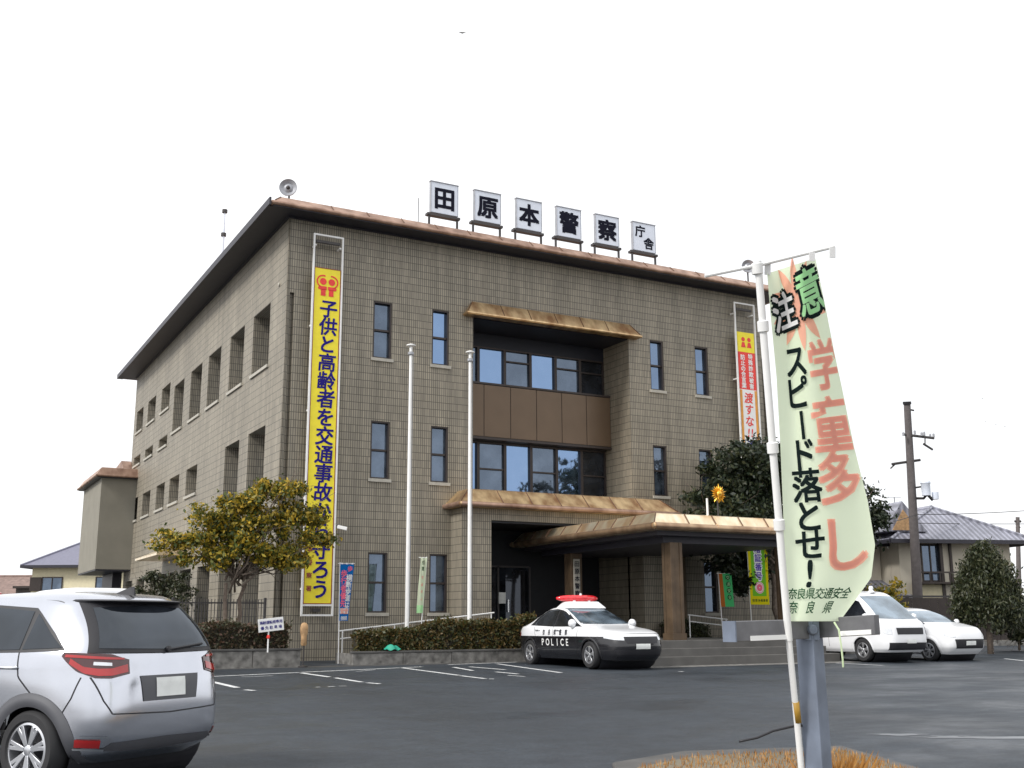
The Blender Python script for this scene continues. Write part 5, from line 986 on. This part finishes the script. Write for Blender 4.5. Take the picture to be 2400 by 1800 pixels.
endpatch(root, bd, 'grille', 'black', 1, [(-.5, .74), (.5, .74)], [(-.52, .92), (.52, .92)]); endpatch(root, bd, 'bumper_insert', 'black', 1, [(-.7, .32), (.7, .32)], [(-.72, .52), (.72, .52)]); endpatch(root, bd, 'number_plate', 'plate', 1, [(-.18, .50), (.18, .50)], [(-.18, .62), (.18, .62)], .014)
seamline(root, bd, [[(.06, 1.75), (.06, .4)], [(1.5, 1.1), (1.2, .75)], [(-1.1, 1.75), (-1.1, .4)], [(-2.3, 1.1), (.06, 1.1)]])
q = on_x(2058, 1385, vfx[0]+.8); mb = MB(); mb.lathe([(0, .20), (.05, .19), (.07, .13), (.05, .08), (.09, .05), (.11, 0), (0, 0)], (1.0, 0, 1.90), (0, 0, 1), 16); mb.build('roof_lamp', M['white_paint'], root, smooth=True, local=True)
# white hatchback in the next bay
hatchback('white_hatchback', 'low white car parked beyond the white van, its nose to the lot', (17.7, -6.9, gz(-9)), -math.pi/2, 'white_paint', arch='white_paint')
# cars behind the silver one
p = at(170, 1420, 25.3)
root, bd = car('white_van', 'white van of which only the roof shows over the silver hatchback', 'van', (p[0], p[1], gz(p[1])), R(99), VAN, 2.35, 2.57, .32, .20, 'white_paint', arch='white_paint', spokes=5, front_axle=1.32, archw=.03)
van_glass(root, bd); root.scale = (1, 1, .935)
p = at(-75, 1420, 24)
rh, _ = hatchback('red_hatchback', 'red car with just its roof showing at the photo edge', (p[0], p[1], gz(p[1])), math.pi/2, 'red_paint', arch='red_paint'); rh.scale = (1, 1, 1.16)

# ================================================================== houses
def hip_house(root, x0, x1, y0, y1, z0, ze, zr, over, wall_m, roof_m, ridge=.3, rot=None):
    mb = MB(); mb.box(x0, x1, y0, y1, z0, ze); mb.build('wall', M[wall_m], root)
    a, b, c, d = x0-over, x1+over, y0-over, y1+over; mb = MB()
    if x1-x0 > y1-y0: m_ = (c+d)/2; k = (d-c)/2*(1-ridge); r0, r1 = (a+k, m_, zr), (b-k, m_, zr); fs = [(0, 1, 5, 4), (1, 2, 5), (2, 3, 4, 5), (3, 0, 4)]
    else: m_ = (a+b)/2; k = (b-a)/2*(1-ridge); r0, r1 = (m_, c+k, zr), (m_, d-k, zr); fs = [(0, 1, 4), (1, 2, 5, 4), (2, 3, 5), (3, 0, 4, 5)]
    e = ze-.05; mb.add([(a, c, e), (b, c, e), (b, d, e), (a, d, e), r0, r1], fs+[(0, 3, 2, 1)]); rf_ = mb.build('roof', M[roof_m], root)
    mb = MB(); mb.tube([r0, r1], .12, 8)
    for p_, r_ in (((a, c, e), r0), ((b, c, e), r1 if x1-x0 > y1-y0 else r0), ((b, d, e), r1), ((a, d, e), r0 if x1-x0 > y1-y0 else r1)): mb.tube([p_, r_], .09, 6)
    mb.build('ridge_tiles', M[roof_m], rf_)
    mb = MB(); mb.box(a-.02, b+.02, c-.06, c+.02, e-.16, e+.02); mb.box(a-.06, a+.02, c, d, e-.16, e+.02); mb.box(b-.02, b+.06, c, d, e-.16, e+.02); mb.build('gutter', M['soffit'], rf_)
def hwin(root, axis, v, a, b, z0, z1, g='dim_glass', shutter=0.):
    P = (lambda u, z, d: (u, v-d, z)) if axis == 'y' else (lambda u, z, d: (v-d, u, z))
    mb = MB(); mb.add([P(a, z0, .02), P(b, z0, .02), P(b, z1, .02), P(a, z1, .02)], [(0, 1, 2, 3)]); wn_ = mb.build('window', M[g], root, fix=False)
    mb = MB()
    for u0, u1, w0, w1 in ((a-.07, a, z0-.07, z1+.07), (b, b+.07, z0-.07, z1+.07), (a, b, z1, z1+.07), (a, b, z0-.07, z0), ((a+b)/2-.03, (a+b)/2+.03, z0, z1)):
        q = [P(u0, w0, .0), P(u1, w0, .0), P(u1, w1, .0), P(u0, w1, .0), P(u0, w0, .06), P(u1, w0, .06), P(u1, w1, .06), P(u0, w1, .06)]; mb.add(q, [(0,3,2,1),(4,5,6,7),(0,1,5,4),(1,2,6,5),(2,3,7,6),(3,0,4,7)])
    mb.build('frame', M['bronze'], wn_)
    if shutter:
        u0 = a-shutter-.07; mb = MB(); q = [P(u0, z0-.05, .0), P(a-.08, z0-.05, .0), P(a-.08, z1+.05, .0), P(u0, z1+.05, .0), P(u0, z0-.05, .09), P(a-.08, z0-.05, .09), P(a-.08, z1+.05, .09), P(u0, z1+.05, .09)]; mb.add(q, [(0,3,2,1),(4,5,6,7),(0,1,5,4),(1,2,6,5),(2,3,7,6),(3,0,4,7)]); mb.build('shutter', M['bronze'], root)
def house(name, label, origin, rz):
    return thing(name, label, 'house', origin, rz)
def lhip(root, *a, **k):                # same builders in the house's own axes
    WL[root] = np.zeros(3); hip_house(root, *a, **k)
# left cream house, square to the view
oc = at(180, 1460, 72); hz = math.atan2(CF[1], CF[0])-math.pi/2
t = thing('cream_house', 'cream house with slate blue hipped roof left of the station', 'house', (oc[0], oc[1], .5), hz); WL[t] = np.zeros(3)
hip_house(t, -3.2, 5.6, 0, 7, 0, 5.1, 7.0, .55, 'wall_cream', 'roof_blue')
hwin(t, 'y', 0, -2.45, -1.2, 3.45, 4.25, 'dim_glass', .75); hwin(t, 'y', 0, 1.1, 2.5, 3.45, 4.25, 'dim_glass')
mb = MB(); mb.box(-4.4, -3.22, .5, 3, 0, 3.6); mb.box(-4.5, -3.21, .2, 3.2, 3.6, 3.75); mb.build('porch', M['bronze'], t)
oc = at(20, 1460, 95); t = thing('old_house', 'low old house with rusty reddish roof at the left edge', 'house', (oc[0], oc[1], .5), hz); WL[t] = np.zeros(3)
hip_house(t, -8, 3.2, 0, 8, 0, 3.3, 5.6, .6, 'wall_grey', 'roof_red', .3); hwin(t, 'y', 0, -1.5, .2, 1.3, 2.7, 'dim_glass')
# right-hand traditional house
oc = at(2210, 1470, 50); t = thing('tiled_house', 'two storey house with grey tiled hip roofs behind the utility pole', 'house', (oc[0], oc[1], .6), hz+R(12)); WL[t] = np.zeros(3)
def off(px, d=50): return (px-2210)/FPX*d
hip_house(t, off(2130), off(2430), .6, 9, 0, 4.75, 6.45, .9, 'wall_grey', 'roof_tile', .35)
hip_house(t, off(1950), off(2128), 2.2, 8, 0, 4.7, 6.0, .8, 'wall_grey', 'roof_tile', .4)
hwin(t, 'y', .6, off(2190), off(2232), 2.9, 4.5, 'dim_glass'); hwin(t, 'y', .6, off(2180), off(2216), 1.9, 2.5, 'black_glass'); hwin(t, 'y', 2.2, off(2040), off(2086), 3.0, 4.4, 'black_glass'); hwin(t, 'y', .6, off(2360), off(2395), 2.6, 4.2, 'dim_glass')
mb = MB(); mb.box(off(2158), off(2262), -.15, .59, 2.72, 2.80)
for px in (2158, 2184, 2210, 2236, 2262): mb.box(off(px)-.03, off(px)+.03, -.15, -.1, 2.8, 3.2)
mb.box(off(2158), off(2262), -.16, -.09, 3.2, 3.27); mb.build('balcony', M['bronze'], t)
mb = MB(); mb.box(off(2160), off(2240), .45, .597, .9, 2.7); mb.build('bay_wall', M['wall_cream'], t)
mb = MB(); mb.box(off(2232), off(2240), .40, .59, .9, 4.9); mb.box(off(2262), off(2268), .50, .59, .9, 4.9); mb.build('downpipe', M['bronze'], t)
g0, g1 = off(2128), off(2160); mb = MB(); mb.prism([(g0-.9, .1, 5.1), (g0+.1, .1, 6.5), (g0+1.3, .1, 5.1)], (0, 3.5, 0)); mb.build('gable', M['roof_tile'], t)
mb = MB(); mb.prism([(g0-.5, .06, 5.15), (g0+.1, .06, 6.1), (g0+.8, .06, 5.15)], (0, .035, 0)); mb.build('gable_board', M['wood'], t)
mb = MB(); mb.add([(off(2060), .0, 2.0), (off(2155), .0, 2.0), (off(2155), 2.3, 3.0), (off(2060), 2.3, 3.0)], [(0, 1, 2, 3)]); mb.build('lower_roof', M['roof_tile'], t, fix=False)
# antenna on that house
p = at(2096, 1165, 53); q = at(2099, 1245, 53); mb = MB(); mb.tube([q, p], .025, 6); d = CR*1.0
for k, s in ((.02, .8), (.25, .5), (.36, .35)): c = p+(q-p)*k; mb.tube([c-d*s*.6, c+d*s*.4], .015, 5)
tag(mb.build('roof_aerial', M['grey'], loc=tuple(q)), 'thin television aerial above the tiled roof', 'aerial')
# garden wall / dark fence behind the car park
t = thing('board_fence', 'dark board fence along the far side of the car park', 'fence', tuple(at(2200, 1480, 46)[:2])+(.6,), hz+R(12)); WL[t] = np.zeros(3)
mb = MB()
for i in range(52): mb.box(-9.5+i*.4, -9.12+i*.4, 0, .03, .25, 2.0)
mb.build('boards', M['bronze'], t)
mb = MB(); 
for i in range(11): mb.box(-9.55+i*2.05, -9.43+i*2.05, .035, .12, 0, 2.05)
mb.box(-9.5, 11.2, -.02, .05, 2.02, 2.10); mb.build('post', M['dark_metal'], t)
mb = MB(); mb.box(-9.6, 11.3, -.05, .15, -.4, .24); mb.build('footing', M['concrete'], t)
# conifer and background shrubs
p = at(2322, 1530, 37); gb = .6; t = thing('conifer_tree', 'dark bushy conifer with a pale trunk at the right edge', 'tree', (p[0], p[1], gb)); mb = MB(); mb.tube([(p[0], p[1], .4), (p[0]+.05, p[1], 2.0), (p[0]+.05, p[1], 3.6)], [.11, .09, .04], 10)
P = []
for _ in range(620):
    h = rng.random()**.85; zz = 1.55+h*2.45; rr = (1.25*(1-h*.55)*(1-max(h-.72, 0)*2.5))*(.45+.55*rng.random()**.4)*(.75+min(h*4, 1)*.25); a_ = rng.random()*6.283; P.append(np.array([p[0]+.12+rr*math.cos(a_), p[1]+rr*math.sin(a_), zz])+rng.normal(size=(34, 3))*np.array([.12, .12, .17]))
for k in range(10): a_ = k*.63; mb.tube([(p[0], p[1], 1.5+.15*k), (p[0]+.5*math.cos(a_), p[1]+.5*math.sin(a_), 1.9+.16*k)], .015, 5)
mb.build('trunk', M['bark'], t, smooth=True); leaf_mesh('crown', M['leaf_c'], t, np.concatenate(P), .07, .4, up=1.2)
for px, py, d, w_, h_, label in ((2385, 1480, 40, 2.2, 2.2, 'dark round bush beside the fence at the photo edge'), (2075, 1420, 44, 1.6, 2.6, 'yellow green bush between van and tiled house')):
    q = at(px, py, d); tree('bush', label, (q[0], q[1], .6), (q[0], q[1], 1.2), [((q[0], q[1], .6+h_*.55), (w_*.5, w_*.5, h_*.45))], 60, 4000, .09, M['leaf_c' if px > 2200 else 'leaf_a'], .05, csize=.3)
# utility poles and wires
a, b = at(2126, 948, 50), at(2156, 1500, 50); t = thing('utility_pole', 'tall brown utility pole with cross arms and a grey transformer', 'utility pole', (b[0], b[1], .55))
b = np.array([b[0], b[1], .5]); ln = lambda k: a+(b-a)*k; mb = MB(); mb.tube([b, ln(.5), a], [.24, .20, .15], 14); mb.build('pole', M['pole'], t, smooth='auto')
D50 = 50/FPX
mb = MB(); c = at(2144, 1018, 50); 
mb.tube([at(2115, 1018, 50), at(2190, 1027, 49.6)], .06, 6); mb.tube([at(2090, 1088, 50), at(2157, 1078, 50)], .06, 6); mb.tube([at(2087, 1098, 50), at(2098, 1088, 50)], .035, 6); mb.tube([at(2168, 1026, 49.6), at(2168, 1042, 49.6)], .03, 6); mb.tube([at(2164, 1040, 49.6), at(2186, 1054, 49.6)], .05, 6); mb.tube([at(2132, 960, 50), at(2142, 962, 50)], .04, 6)
mb.build('cross_arm', M['dark_metal'], t)
mb = MB(); mb.tube([a, a+(a-ln(.012))], .19, 10); mb.build('cap', M['black'], t)
mb = MB()
for px, py in ((2144, 1013), (2160, 1017), (2166, 1016), (2180, 1021), (2188, 1020), (2117, 1017)): q = at(px, py, 49.7); mb.lathe([(0, -.09), (.05, -.09), (.05, .05), (.03, .09), (0, .09)], q, (0, 0, 1), 8)
mb.build('insulator', M['grey'], t)
mb = MB(); c = at(2170, 1146, 49.5); mb.lathe([(0, -.30), (.19, -.30), (.20, .22), (.23, .26), (.20, .36), (.08, .42), (0, .42)], c, (0, 0, 1), 18); c2 = at(2192, 1160, 49.5); mb.lathe([(0, -.2), (.14, -.2), (.15, .12), (0, .16)], c2, (0, 0, 1), 12); tr = mb.build('transformer', M['board'], t, smooth='auto')
mb = MB(); mb.tube([at(2146, 1168, 50), at(2165, 1168, 49.6), at(2173, 1158, 49.5)], .06, 6); mb.tube([at(2144, 1143, 50), at(2158, 1141, 49.6)], .04, 6); mb.tube([at(2173, 1158, 49.5), at(2186, 1172, 49.5)], .07, 6); mb.build('bracket', M['dark_metal'], tr)
a2 = at(2385, 1212, 75); b2 = at(2389, 1480, 75); t = thing('utility_pole', 'distant thin utility pole at the right edge above the tiled roof', 'utility pole', (b2[0], b2[1], .55)); mb = MB(); mb.tube([(b2[0], b2[1], .5), a2], [.2, .13], 10); mb.build('pole', M['pole'], t)
mb = MB(); mb.tube([at(2378, 1222, 75), at(2393, 1222, 75)], .08, 6); mb.tube([at(2381, 1236, 75), at(2391, 1236, 75)], .06, 6); mb.build('cross_arm', M['dark_metal'], t)
def wire(pts, label, r=.018):
    mb = MB(); a_, b_, c_ = [at(*q) for q in pts]; mb.tube([a_*(1-k)**2+2*c_*k*(1-k)+b_*k*k for k in np.linspace(0, 1, 14)], r, 5); tag(mb.build('power_line', M['black'], loc=tuple(a_)), label, 'wire', 'overhead wires by the utility pole')
wire([(2150, 1206, 50), (2600, 1180, 60), (2350, 1206, 55)], 'upper thin wire running right from the utility pole')
wire([(2150, 1226, 50), (2600, 1226, 62), (2350, 1230, 55)], 'lower thin wire running right from the utility pole')
wire([(2152, 1205, 50), (1950, 1252, 40), (2050, 1240, 45)], 'thin wire dropping left from the pole across the grey tiled roof')
# birds
for i, (px, py, d, label) in enumerate(((2303, 934, 60, 'lone dark bird, highest of those over the right-hand houses'), (2310, 987, 60, 'dark bird, leftmost of the lower flock over the houses'), (2334, 994, 60, 'dark bird in the middle of the lower flock'), (2355, 999, 60, 'dark bird, rightmost of the lower flock'), (1083, 77, 80, 'tiny pale bird high in the white sky above the roof signs'))):
    c = at(px, py, d); s = .11 if i < 4 else .24; mb = MB(); r_, u_ = CR*s, np.array([0, 0, s])
    mb.add([c-CF*s*.9, c-r_*.2, c+CF*s*.9, c+r_*.2, c-r_*1.3+u_*.35, c+r_*1.3+u_*.2, c-u_*.22], [(0, 1, 2, 3), (0, 6, 2, 1), (0, 3, 2, 6), (0, 1, 4), (1, 2, 4), (0, 3, 5), (3, 2, 5)])
    tag(mb.build('bird', M['black' if i < 4 else 'grey'], loc=tuple(c)), label, 'bird', 'birds in the sky')

# ================================================================== foreground post, beam and banner flag
DP = 5.6
pb = at(1899, 1800, DP); pt = at(1893, 1462, DP); bx_, by_ = pt[0], pt[1]; h_ = .05
post = thing('sign_post', 'grey square steel post with short cross beam holding the banner flag', 'post', (bx_, by_, gz(by_)+.08))
ca = math.atan2(CF[1], CF[0]); e1 = np.array([math.cos(ca+R(45)), math.sin(ca+R(45)), 0]); e2 = np.array([-e1[1], e1[0], 0])
lean = np.array([(pb[0]-pt[0]), (pb[1]-pt[1]), pb[2]-pt[2]]); lean = np.array([0, 0, -1.])+CR*(.010)
topc = at(1894, 1454, DP); L_ = topc[2]-gz(by_); mb = MB(); ctrp = topc+lean*L_/2; mb.obox(ctrp, e1*h_, e2*h_, lean*L_/2); mb.build('post', M['steel'], post, bevel=.006)
def beam(px0, py0, px1, py1, d0, d1, hpx, wid, parent, nm='beam', m='beam_steel'):
    a_, b_ = at(px0, py0, d0), at(px1, py1, d1); c = (a_+b_)/2; ax = (b_-a_)/2; nn = np.cross(ax, [0, 0, 1]); nn /= np.linalg.norm(nn); hh = hpx/FPX*(d0+d1)/2/2
    mb = MB(); mb.obox(c, ax, nn*wid, (0, 0, hh)); return mb.build(nm, M[m], parent, bevel=.004), a_, b_, nn, hh
bl, a_, b_, nn, hh = beam(1716, 1480, 1893, 1474, 5.30, 5.56, 46, .026, post)
mb = MB(); c = a_-(b_-a_)*.004; ax = (b_-a_)/np.linalg.norm(b_-a_); mb.obox(a_-ax*.006-nn*(.012), ax*.004, nn*.045, (0, 0, hh*1.02)); mb.build('end_plate', M['steel'], bl)
mb = MB(); sgn = 1 if np.dot(nn, CF) < 0 else -1; mb.obox(a_+(b_-a_)*.44-nn*0+nn*sgn*.028+np.array([0, 0, -hh*.72]), (b_-a_)*.26, nn*.002, (0, 0, hh*.24)); mb.build('reflector_strip', M['white'], bl)
bl, a_, b_, nn, hh = beam(1922, 1472, 2056, 1464, 5.58, 5.36, 45, .026, post)
sgn = 1 if np.dot(nn, CF) < 0 else -1; mb = MB(); mb.obox(a_+(b_-a_)*.66+nn*sgn*.028+np.array([0, 0, -hh*.70]), (b_-a_)*.28, nn*.002, (0, 0, hh*.24)); mb.build('reflector_strip', M['white'], bl)
q = at(1905, 1476, DP-.085); fr = -CF*np.array([1, 1, 0]); fr /= np.linalg.norm(fr)
mb = MB(); mb.obox(at(1902, 1475, DP-.06), CR*.036, fr*.012, (0, 0, .052)); mb.lathe([(0, .026), (.020, .024), (.026, .012), (.026, 0), (0, 0)], at(1904, 1476, DP-.075), fr, 20); mb.build('bolt', M['steel'], post, smooth='auto')
# cable tie
mb = MB(); loop = [at(1866, 1695, DP-.02), at(1872, 1696, DP-.075), at(1903, 1699, DP-.085), at(1936, 1696, DP-.02)]; mb.tube(loop, .008, 8); tail = [at(1900, 1699, DP-.10), at(1860, 1702, DP-.12), at(1812, 1713, DP-.14), at(1775, 1729, DP-.16), at(1732, 1738, DP-.16)]
sm = [];
for i in range(len(tail)-1):
    for k in range(4): sm.append(tail[i]+(tail[i+1]-tail[i])*k/4)
sm.append(tail[-1]); mb.tube(sm, .006, 8); tag(mb.build('cable_tie', M['black'], smooth=True, loc=tuple(loop[0])), 'black cable tie round the steel post with long loose tail', 'cable tie')
# banner flag
FD = 5.45
fl = thing('banner_flag', 'large pale green banner flag with black and light-washed red characters on white pole', 'flag', tuple(at(1880, 1800, FD)), group='tall cloth banner flags')
ptop, pmid, pbot = at(1776, 612, FD), at(1849, 1501, FD), at(1884, 1860, FD)
mb = MB(); mb.tube([pbot, at(1868, 1692, FD), pmid], .016, 10); mb.tube([pmid, at(1812, 1060, FD), ptop], .019, 10); pole = mb.build('pole', M['white'], fl, smooth='auto')
mb = MB(); mb.tube([at(1864.5, 1645, FD), at(1870, 1693, FD)], .0185, 10); mb.build('tape', mat('ochre_tape', (.42, .24, .03), .5), pole, smooth=True)
for px, py in ((1788.5, 765), (1811, 1050), (1826.5, 1230), (1774.5, 630)): mb = MB(); c = at(px, py, FD); mb.lathe([(.018, -.03), (.028, -.025), (.028, .025), (.018, .03)], c, ptop-pmid, 12); mb.build('collar', M['white'], pole, smooth='auto')
mb = MB(); mb.tube([at(1652, 647, FD-.02), at(1776, 622, FD), at(1955, 578, FD+.06)], [.009, .009, .009], 8); mb.build('crossbar', M['white'], fl)
LX = ([0, .12, .3, .5, .7, .9, 1], [1798, 1806, 1820, 1829, 1836, 1840, 1842]); RX = ([0, .14, .25, .36, .52, .67, .79, .88, .94, 1], [1911, 1936, 1954, 1974, 2002, 2034, 2051, 2042, 2006, 1968])
YT = lambda u: 641-36*u; YB = lambda u: 1456
def FP(u, v, d=0):
    xl_ = np.interp(v, *LX); xr_ = np.interp(v, *RX); px = xl_+(xr_-xl_)*u; py = YT(u)+(YB(u)-YT(u))*v
    fold = (1-v)**1.5
    return at(px, py, FD+.01+.10*u*fold*1.2+(.028+.05*fold)*math.sin(6.0*u+2.2*v+.4)*min(u*4, 1)-d)
mb = MB(); mb.grid(lambda u, v: FP(u, v), 40, 90); mb.build('cloth', M['cloth'], fl, smooth=True, fix=False)
mb = MB()
for px, py, py2 in ((1799, 617, 644), (1903, 592, 612), (1951, 580, 604)):
    a_ = at(px, py, FD+.02); mb.obox(at(px, (py+py2)/2, FD+.02), CR*.014, CF*.006, CU*((py2-py)/2/FPX*FD)); 
mb.build('loop', M['cloth_white'], fl)
FW, FH = .46, 1.72
def ff(d): return lambda a_, b_: FP(min(max(a_, 0), 1), min(max(b_, 0), 1), d)
def uvl(mb, items, bold, d, sx=1., rot=0., ar=FW/FH):       # items: (char, u, v, size as share of the flag's width)
    for ch, u, v, sz in items:
        g_, f = glyph(ch, True); c, s = math.cos(rot), math.sin(rot)
        for k, (bx_, by_) in enumerate(shifts(bold*.8)):
            gx, gy = g_[:, 0]+bx_, g_[:, 1]+by_; x = (gx*c-gy*s)*sz*sx; y_ = (gx*s+gy*c)*sz
            mb.add([FP(min(max(u+p_, .01), .99), v-q_*ar, d+.0003*k) for p_, q_ in zip(x, y_)], f)
vv = lambda py: (py-641)/(1456-641)
mb = MB(); uvl(mb, [('ス', .34, vv(855), .38), ('ピ', .33, vv(928), .38), ('ー', .33, vv(1003), .36), ('ド', .33, vv(1070), .38), ('落', .31, vv(1142), .38), ('と', .30, vv(1213), .36), ('せ', .29, vv(1278), .36), ('!', .29, vv(1343), .40)], .035, .008); mb.build('lettering', M['cloth_ink'], fl, fix=False)
mb = MB(); uvl(mb, [('学', .80, vv(875), .54), ('童', .76, vv(1010), .60), ('多', .72, vv(1130), .58), ('し', .72, vv(1280), .62)], .045, .007); mb.build('lettering', M['cloth_red'], fl, fix=False)
mb = MB()                                           # burst behind the heading
def burst(cu_, cv, r0, r1, n, d):
    nr = 12; vs = []
    for k in range(2*n*4):
        a_ = 2*math.pi*k/(2*n*4); q = (k % 8)/4; rr = r0+(r1-r0)*(q if q <= 1 else 2-q)
        for i in range(nr+1): vs.append(FP(min(max(cu_+rr*i/nr*math.cos(a_), .01), .99), cv+rr*i/nr*math.sin(a_)*FW/FH, d))
    m_ = 2*n*4; mb.add(vs, [(k*(nr+1)+i, ((k+1) % m_)*(nr+1)+i, ((k+1) % m_)*(nr+1)+i+1, k*(nr+1)+i+1) for k in range(m_) for i in range(nr)])
burst(.52, vv(728), .22, .50, 10, .004); mb.build('burst', M['cloth_red'], fl, fix=False)
hd_ = [('注', .25, vv(738), .42), ('意', .76, vv(708), .50)]
mb = MB(); uvl(mb, hd_, .14, .010, 1.0, .12); mb.build('outline', M['cloth_ink'], fl, fix=False)
mb = MB(); uvl(mb, hd_[:1], .035, .014, 1.0, .12); mb.build('lettering', M['cloth_white'], fl, fix=False)
mb = MB(); uvl(mb, hd_[1:], .035, .014, 1.0, .12); mb.build('lettering', M['cloth_leaf'], fl, fix=False)
mb = MB(); uvl(mb, [(c, .10+.118*i, vv(1392), .125) for i, c in enumerate('奈良県交通安全')], .02, .007, 1.0); uvl(mb, [(c, .12+.27*i, vv(1424), .14) for i, c in enumerate('奈良県')], .02, .007, 1.0); mb.build('lettering', M['cloth_green_ink'], fl, fix=False)
mb = MB(); mb.tube([at(1955, 1458, FD-.03), at(1966, 1476, FD-.05), at(1971, 1510, FD-.06), at(1975, 1545, FD-.06), at(1976, 1563, FD-.05)], .005, 6); mb.build('cord', M['cloth'], fl)
